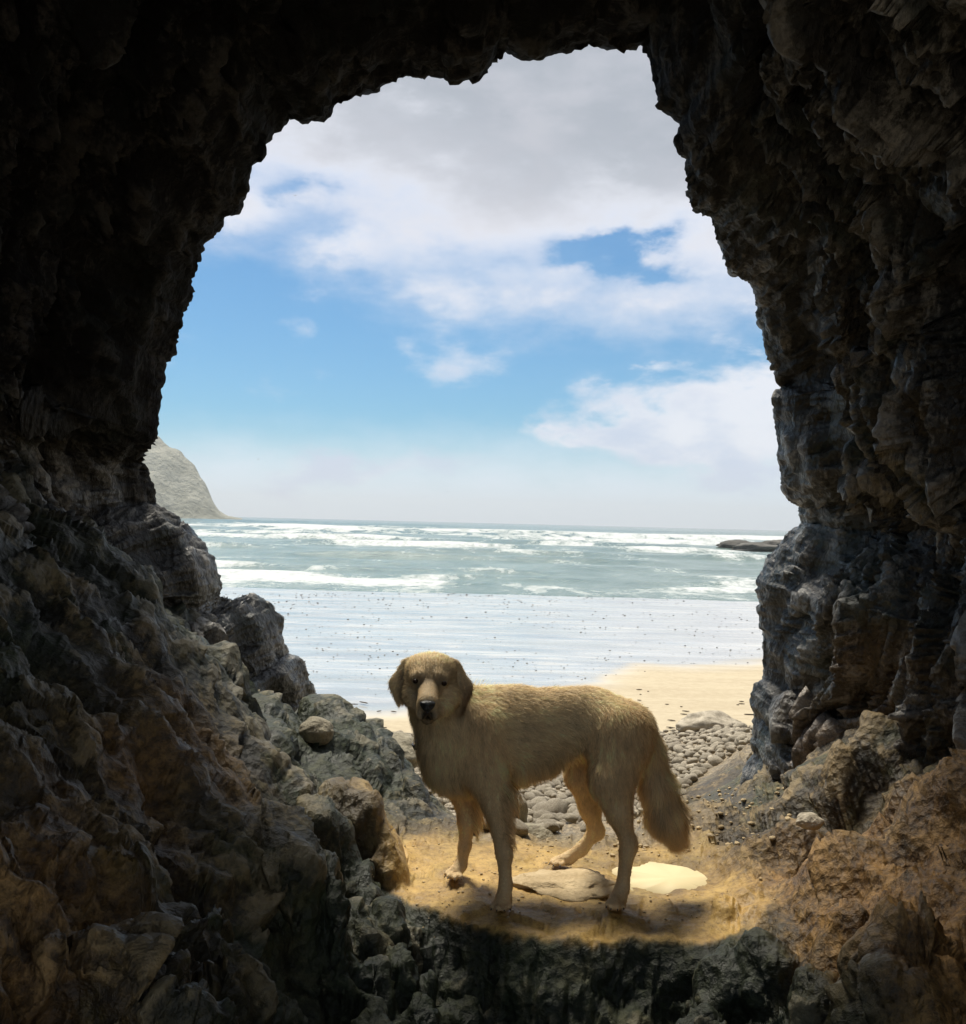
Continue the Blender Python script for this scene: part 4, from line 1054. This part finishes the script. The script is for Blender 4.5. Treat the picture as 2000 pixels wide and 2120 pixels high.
plug(b, 'Base Color', cx_); plug(b, 'Roughness', .55); b.inputs['Specular IOR Level'].default_value = .35
tr = X.nt.nodes.new('ShaderNodeBsdfTranslucent'); X.nt.links.new(cx_.v, tr.inputs[0])
ms = X.nt.nodes.new('ShaderNodeMixShader'); ms.inputs[0].default_value = .33
X.nt.links.new(b.outputs[0], ms.inputs[1]); X.nt.links.new(tr.outputs[0], ms.inputs[2]); X.nt.links.new(ms.outputs[0], X.nt.nodes['Material Output'].inputs[0])

root = bpy.data.objects.new('dog', None); COL.objects.link(root)
rp = np.array([.19, 2.86, 0.0]); root.location = tuple(rp)
thing(root, 'wet golden retriever standing side on at the cave mouth, looking at the camera', 'dog')
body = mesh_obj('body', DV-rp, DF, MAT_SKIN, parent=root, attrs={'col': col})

# fur: strands rooted all over the skin, combed along the flow and gathered into damp locks
tri = np.concatenate([DF[:, [0, 1, 2]], DF[:, [0, 2, 3]]])
def sample(n, weight):
    a = np.linalg.norm(np.cross(DV[tri[:, 1]]-DV[tri[:, 0]], DV[tri[:, 2]]-DV[tri[:, 0]]), axis=1)*.5
    w_ = a*weight[tri].mean(1); cdf = np.cumsum(w_); t = tri[np.searchsorted(cdf, RNG.random(n)*cdf[-1])]
    r1, r2 = np.sqrt(RNG.random(n)), RNG.random(n)
    W = np.stack([1-r1, r1*(1-r2), r1*r2], 1)
    g = lambda A: np.einsum('ij,ij...->i...', W, A[t])
    return g(DV), g(DN), g(vflow), g(vlen), g(col), t[:, 0]
def strands(n, weight, lenmul, lift, width, clump=.7, cell_=.015, droop=.25, flow=None, jit=.25):
    P0, N0, F0, L0, C_, vi = sample(n, weight)
    if flow is not None: F0 = F0*.3 + np.array(flow)
    N0 /= np.linalg.norm(N0, axis=1, keepdims=True)
    F0 = F0 + .45*np.stack([pn(P0[:, 0]*12+q, P0[:, 1]*14, P0[:, 2]*14) for q in (0, 31, 67)], 1)
    T = F0 - N0*np.sum(N0*F0, 1, keepdims=True); T /= np.maximum(np.linalg.norm(T, axis=1, keepdims=True), 1e-6)
    dir_ = T + N0*lift[vi][:, None] if isinstance(lift, np.ndarray) else T + N0*lift
    dir_ += RNG.normal(0, jit, dir_.shape)
    dir_ /= np.linalg.norm(dir_, axis=1, keepdims=True)
    L = L0*lenmul*(.6+.7*RNG.random(n))
    M1 = P0 + dir_*L[:, None]*.5
    d2 = dir_ - np.array([0, 0, droop]) + T*.25; d2 /= np.linalg.norm(d2, axis=1, keepdims=True)
    T1 = M1 + d2*L[:, None]*.5
    q = np.floor((P0 + .006*np.stack([pn(P0[:, 0]*40+s, P0[:, 1]*40, P0[:, 2]*40) for s in (1, 21, 47)], 1))/cell_).astype(np.int64)
    key = (q[:, 0]*73856093) ^ (q[:, 1]*19349663) ^ (q[:, 2]*83492791)
    _, inv = np.unique(key, return_inverse=True); inv = inv.ravel(); cn = np.bincount(inv)
    for A, w_ in ((T1, clump), (M1, clump*.4)):
        c_ = np.stack([np.bincount(inv, A[:, ax])/cn for ax in range(3)], 1)[inv]
        A += (c_-A)*w_
    Fu = F0/np.maximum(np.linalg.norm(F0, axis=1, keepdims=True), 1e-6)
    Pq = P0 - Fu*np.sum(P0*Fu, 1, keepdims=True)*.0
    ctint = .05*np.random.default_rng(9).normal(0, 1, len(cn))[inv]
    ctint = ctint + .34*pn(Pq[:, 0]*22, Pq[:, 1]*60, Pq[:, 2]*75)*(T[:, 0] > .55) + .34*pn(Pq[:, 0]*75, Pq[:, 1]*60, Pq[:, 2]*22)*(T[:, 0] <= .55) + .15*pn(P0[:, 0]*9, P0[:, 1]*9, P0[:, 2]*9)
    W = np.cross(dir_, RNG.normal(0, .45, dir_.shape) + N0); W /= np.linalg.norm(W, axis=1, keepdims=True)
    gn = np.cross(W, dir_); W *= np.sign(np.sum(gn*N0, 1, keepdims=True))
    SN = N0 + .35*gn*np.sign(np.sum(gn*N0, 1, keepdims=True)) + RNG.normal(0, .22, dir_.shape) + dir_*.10; SN /= np.linalg.norm(SN, axis=1, keepdims=True)
    w0 = width*(.7+.6*RNG.random(n))[:, None]
    V = np.stack([P0-W*w0-N0*.001, P0+W*w0-N0*.001, M1+W*w0*.7, M1-W*w0*.7, T1], 1)
    cc = C_*(1 + ctint + RNG.normal(0, .10, n))[:, None]
    cc = np.clip(cc, .01, .93)
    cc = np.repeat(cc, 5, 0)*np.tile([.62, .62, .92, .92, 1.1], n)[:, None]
    o_ = np.arange(n)[:, None]*5
    Q = o_ + np.array([[0, 1, 2, 3]]); Tt = o_ + np.array([[3, 2, 4]])
    return V.reshape(-1, 3), Q, Tt, cc, np.repeat(SN, 5, 0)
ones = np.ones(len(DV))
dens = ones*1.0 + 1.2*head_w + 1.5*muz_w + .8*leg_w
dens *= 1-.97*np.clip(near((338, 398, 2.585), .017)*1.5, 0, 1)
for e in ((276, 276, 2.675), (424, 288, 2.675)): dens *= 1-.95*np.clip(near(e, .0115)*1.5, 0, 1)
lift = .30 + .25*(tail_w) + .15*chest_w
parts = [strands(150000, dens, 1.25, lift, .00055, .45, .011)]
# feathering: belly, chest front, backs of the legs, tail
downf = sm(-DN[:, 2], .15, .7)
belly = body_w*downf*sm(x, -.05, .1)*sm(D(1150, 600, 2.88)[0]-x, 0, .1)
parts.append(strands(6000, belly+1e-9, 2.0, .9*ones, .0006, .55, .012, .9, (.35, 0, -1)))
chf = chest_w*sm(-DN[:, 0]*.8-DN[:, 2]*.5, .1, .7)
parts.append(strands(7000, chf+1e-9, 1.25, .7*ones, .0006, .5, .012, .9, (-.1, 0, -1)))
rear = sm(DN[:, 0], .2, .8)
fl_b = leg_w*rear*((z > .16) & (z < .36))*(x < .1)
parts.append(strands(1500, fl_b+1e-9, 6.0, .9*ones, .0008, .8, .016, .8, (.6, 0, -.8), .15))
hl_b = leg_w*rear*(z > .2)*(x > .3)
parts.append(strands(1500, hl_b+1e-9, 1.6, .6*ones, .0006, .6, .012, .8, (.4, 0, -1)))
parts.append(strands(9000, tail_w*(.3+downf+sm(-DN[:, 0], 0, .8))+1e-9, 1.15, .55*ones, .0006, .65, .016, .55, (-.05, 0, -1)))
parts.append(strands(1600, ear_w*sm(D(0, 300, 2.77)[2]-z, 0, .04)+1e-9, 1.5, .2*ones, .0005, .6, .010, .5, (0, 0, -1)))
# wisps standing up on the withers and crown
parts.append(strands(90, near((590, 315, 2.88), .035)*sm(DN[:, 2], .5, .9)+1e-9, 1.6, 1.4*ones, .0004, .1, .01, -.2, None, .3))
parts.append(strands(160, near((355, 140, 2.76), .04)*sm(DN[:, 2], .5, .9)+1e-9, 1.1, .8*ones, .0005, .3, .01, -.1, None, .3))
Vs, Qs, Ts, Cs, Ns, off = [], [], [], [], [], 0
for V, Q, T_, C_, N_ in parts:
    Ns.append(N_); Vs.append(V); Qs.append(Q+off); Ts.append(T_+off); Cs.append(C_); off += len(V)
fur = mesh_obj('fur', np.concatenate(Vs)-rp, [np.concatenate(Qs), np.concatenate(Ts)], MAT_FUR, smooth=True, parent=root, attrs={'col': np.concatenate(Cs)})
fur.data.normals_split_custom_set_from_vertices(np.concatenate(Ns).astype(np.float32))
fur['kind'] = 'stuff'

def blobpart(name, c_, rad, mat, rot=None, shape=None, sub=4):
    V, F = ICO[sub]; V = V.copy()
    if shape: V = shape(V)
    V = V*np.array(rad)
    o = mesh_obj(name, V, F, mat, parent=root); o.location = tuple(np.array(c_)-rp)
    if rot: o.rotation_euler = rot
    return o
m, b = material('dark_brown_eye'); MAT_EYE = m
plug(b, 'Base Color', (.018, .010, .006)); plug(b, 'Roughness', .30); b.inputs['Specular IOR Level'].default_value = .25
b.inputs['Specular IOR Level'].default_value = .12
m, b = material('black_leather_nose'); MAT_NOSE = m
plug(b, 'Base Color', (.012, .012, .014)); plug(b, 'Roughness', .42)
plug(b, 'Normal', bump(voronoi(coords(), 260.0), .002, .6))
for e in ((276, 276, 2.690), (424, 288, 2.690)): blobpart('eye', D(*e), (.0080, .0080, .0070), MAT_EYE)
def nose_shape(V):
    V = V.copy(); t = sm(V[:, 2], -1, .6)
    V[:, 0] *= .62 + .42*t
    V[:, 2] = np.where(V[:, 2] > .45, .45 + (V[:, 2]-.45)*.5, V[:, 2])
    for s in (-1, 1):
        q = np.exp(-(((V[:, 0]-s*.48)/.22)**2 + ((V[:, 2]+.05)/.26)**2))*(V[:, 1] < 0)
        V[:, 1] += .42*q
    V[:, 1] += .18*np.exp(-(V[:, 0]/.10)**2)*(V[:, 1] < 0)*(V[:, 2] < .2)
    return V
blobpart('nose', D(338, 402, 2.592), (.0215, .016, .019), MAT_NOSE, None, nose_shape)
# mouth line: two drooping lips below the nose
m, b = material('dark_lips'); MAT_LIP = m
plug(b, 'Base Color', (.02, .014, .012)); plug(b, 'Roughness', .5)
def tube(name, pts_, r, mat, parent, n=8):
    P_ = catmull(np.array(pts_), 24); V = []
    for i in range(len(P_)):
        t = P_[min(i+1, 23)]-P_[max(i-1, 0)]; t /= np.linalg.norm(t)
        a = np.cross(t, (0, 0, 1.0) if abs(t[2]) < .9 else (1.0, 0, 0)); a /= np.linalg.norm(a); b_ = np.cross(t, a)
        k = r*(.35+.65*math.sin(math.pi*(i+.5)/24)**.5)
        for j in range(n):
            an = 2*math.pi*j/n; V.append(P_[i]+(a*math.cos(an)+b_*math.sin(an))*k)
    return mesh_obj(name, np.array(V)-rp, grid_faces(24, n, True), mat, parent=parent)
tube('mouth', [D(306, 474, 2.622), D(316, 466, 2.605), D(329, 450, 2.594), D(338, 434, 2.586), D(348, 450, 2.594), D(361, 467, 2.605), D(372, 476, 2.622)], .0042, MAT_LIP, root)
# collar, mostly sunk in the ruff, with its tag showing on the chest side
m, b = material('dark_collar_webbing'); MAT_COLLAR = m
plug(b, 'Base Color', (.015, .015, .02)); plug(b, 'Roughness', .6)
m, b = material('worn_metal_tag'); MAT_TAG = m
plug(b, 'Base Color', (.7, .68, .62)); plug(b, 'Metallic', 1.0); plug(b, 'Roughness', .3)
cc0 = D(408, 525, 2.845)
ringp = []
for i in range(48):
    a = 2*math.pi*i/48
    ringp.append(cc0 + np.array([.080*math.cos(a), .070*math.sin(a), -.052*math.cos(a)*-1.0]))
ringp = np.array(ringp); V = []
for p in ringp:
    o_ = p-cc0; o_ = o_/np.linalg.norm(o_); w_ = np.array([-.45, 0, .9])*.008
    V += [p-w_+o_*.002, p+w_+o_*.002, p+w_-o_*.002, p-w_-o_*.002]
collar = mesh_obj('collar', np.array(V)-rp, grid_faces(49, 4, True)[:48*4] % (48*4), MAT_COLLAR, smooth=False, parent=root)
tagc = D(284, 588, 2.80)
V, F = ICO[2]; tg = mesh_obj('tag', V*np.array([.007, .002, .009]), F, MAT_TAG, parent=collar); tg.location = tuple(tagc-rp)
# claws
m, b = material('dark_horn_claw'); MAT_CLAW = m
plug(b, 'Base Color', (.04, .03, .025)); plug(b, 'Roughness', .4)
cl_me = None
for (A, ra, B_, rb, sq, k, fur_, reg, fl_) in BONES[-16:]:
    V, F = ICO[1]; t = (B_-A)/np.linalg.norm(B_-A)
    o = bpy.data.objects.new('claw', cl_me) if cl_me else mesh_obj('claw', V*np.array([.0022, .0022, .006]), F, MAT_CLAW)
    if cl_me: COL.objects.link(o)
    cl_me = o.data; o.parent = root
    o.location = tuple(B_ + t*rb*1.0 - np.array([0, 0, .003]) - rp); o.rotation_euler = Vector(t - np.array([0, 0, .5])).to_track_quat('Z', 'Y').to_euler()
# ---------------------------------------------------------------- sea air
m = bpy.data.materials.new('sea_haze'); m.use_nodes = True; nt = m.node_tree
nt.nodes.remove(nt.nodes['Principled BSDF'])
pv = nt.nodes.new('ShaderNodeVolumePrincipled'); pv.inputs['Density'].default_value = 0.00034; pv.inputs['Color'].default_value = (.93, .95, .98, 1); pv.inputs['Anisotropy'].default_value = 0.2
nt.links.new(pv.outputs[0], nt.nodes['Material Output'].inputs['Volume'])
a = 3050.0; z0, z1 = -3.8, 66.0
V = np.array([(sx*a, sy*a, z) for z in (z0, z1) for sx, sy in ((-1, -1), (1, -1), (1, 1), (-1, 1))])
F = np.array([(0, 3, 2, 1), (4, 5, 6, 7), (0, 1, 5, 4), (1, 2, 6, 5), (2, 3, 7, 6), (3, 0, 4, 7)])
kind(mesh_obj('haze', V, F, m, smooth=False), 'stuff', 'thin pale sea air veiling the headland and horizon')
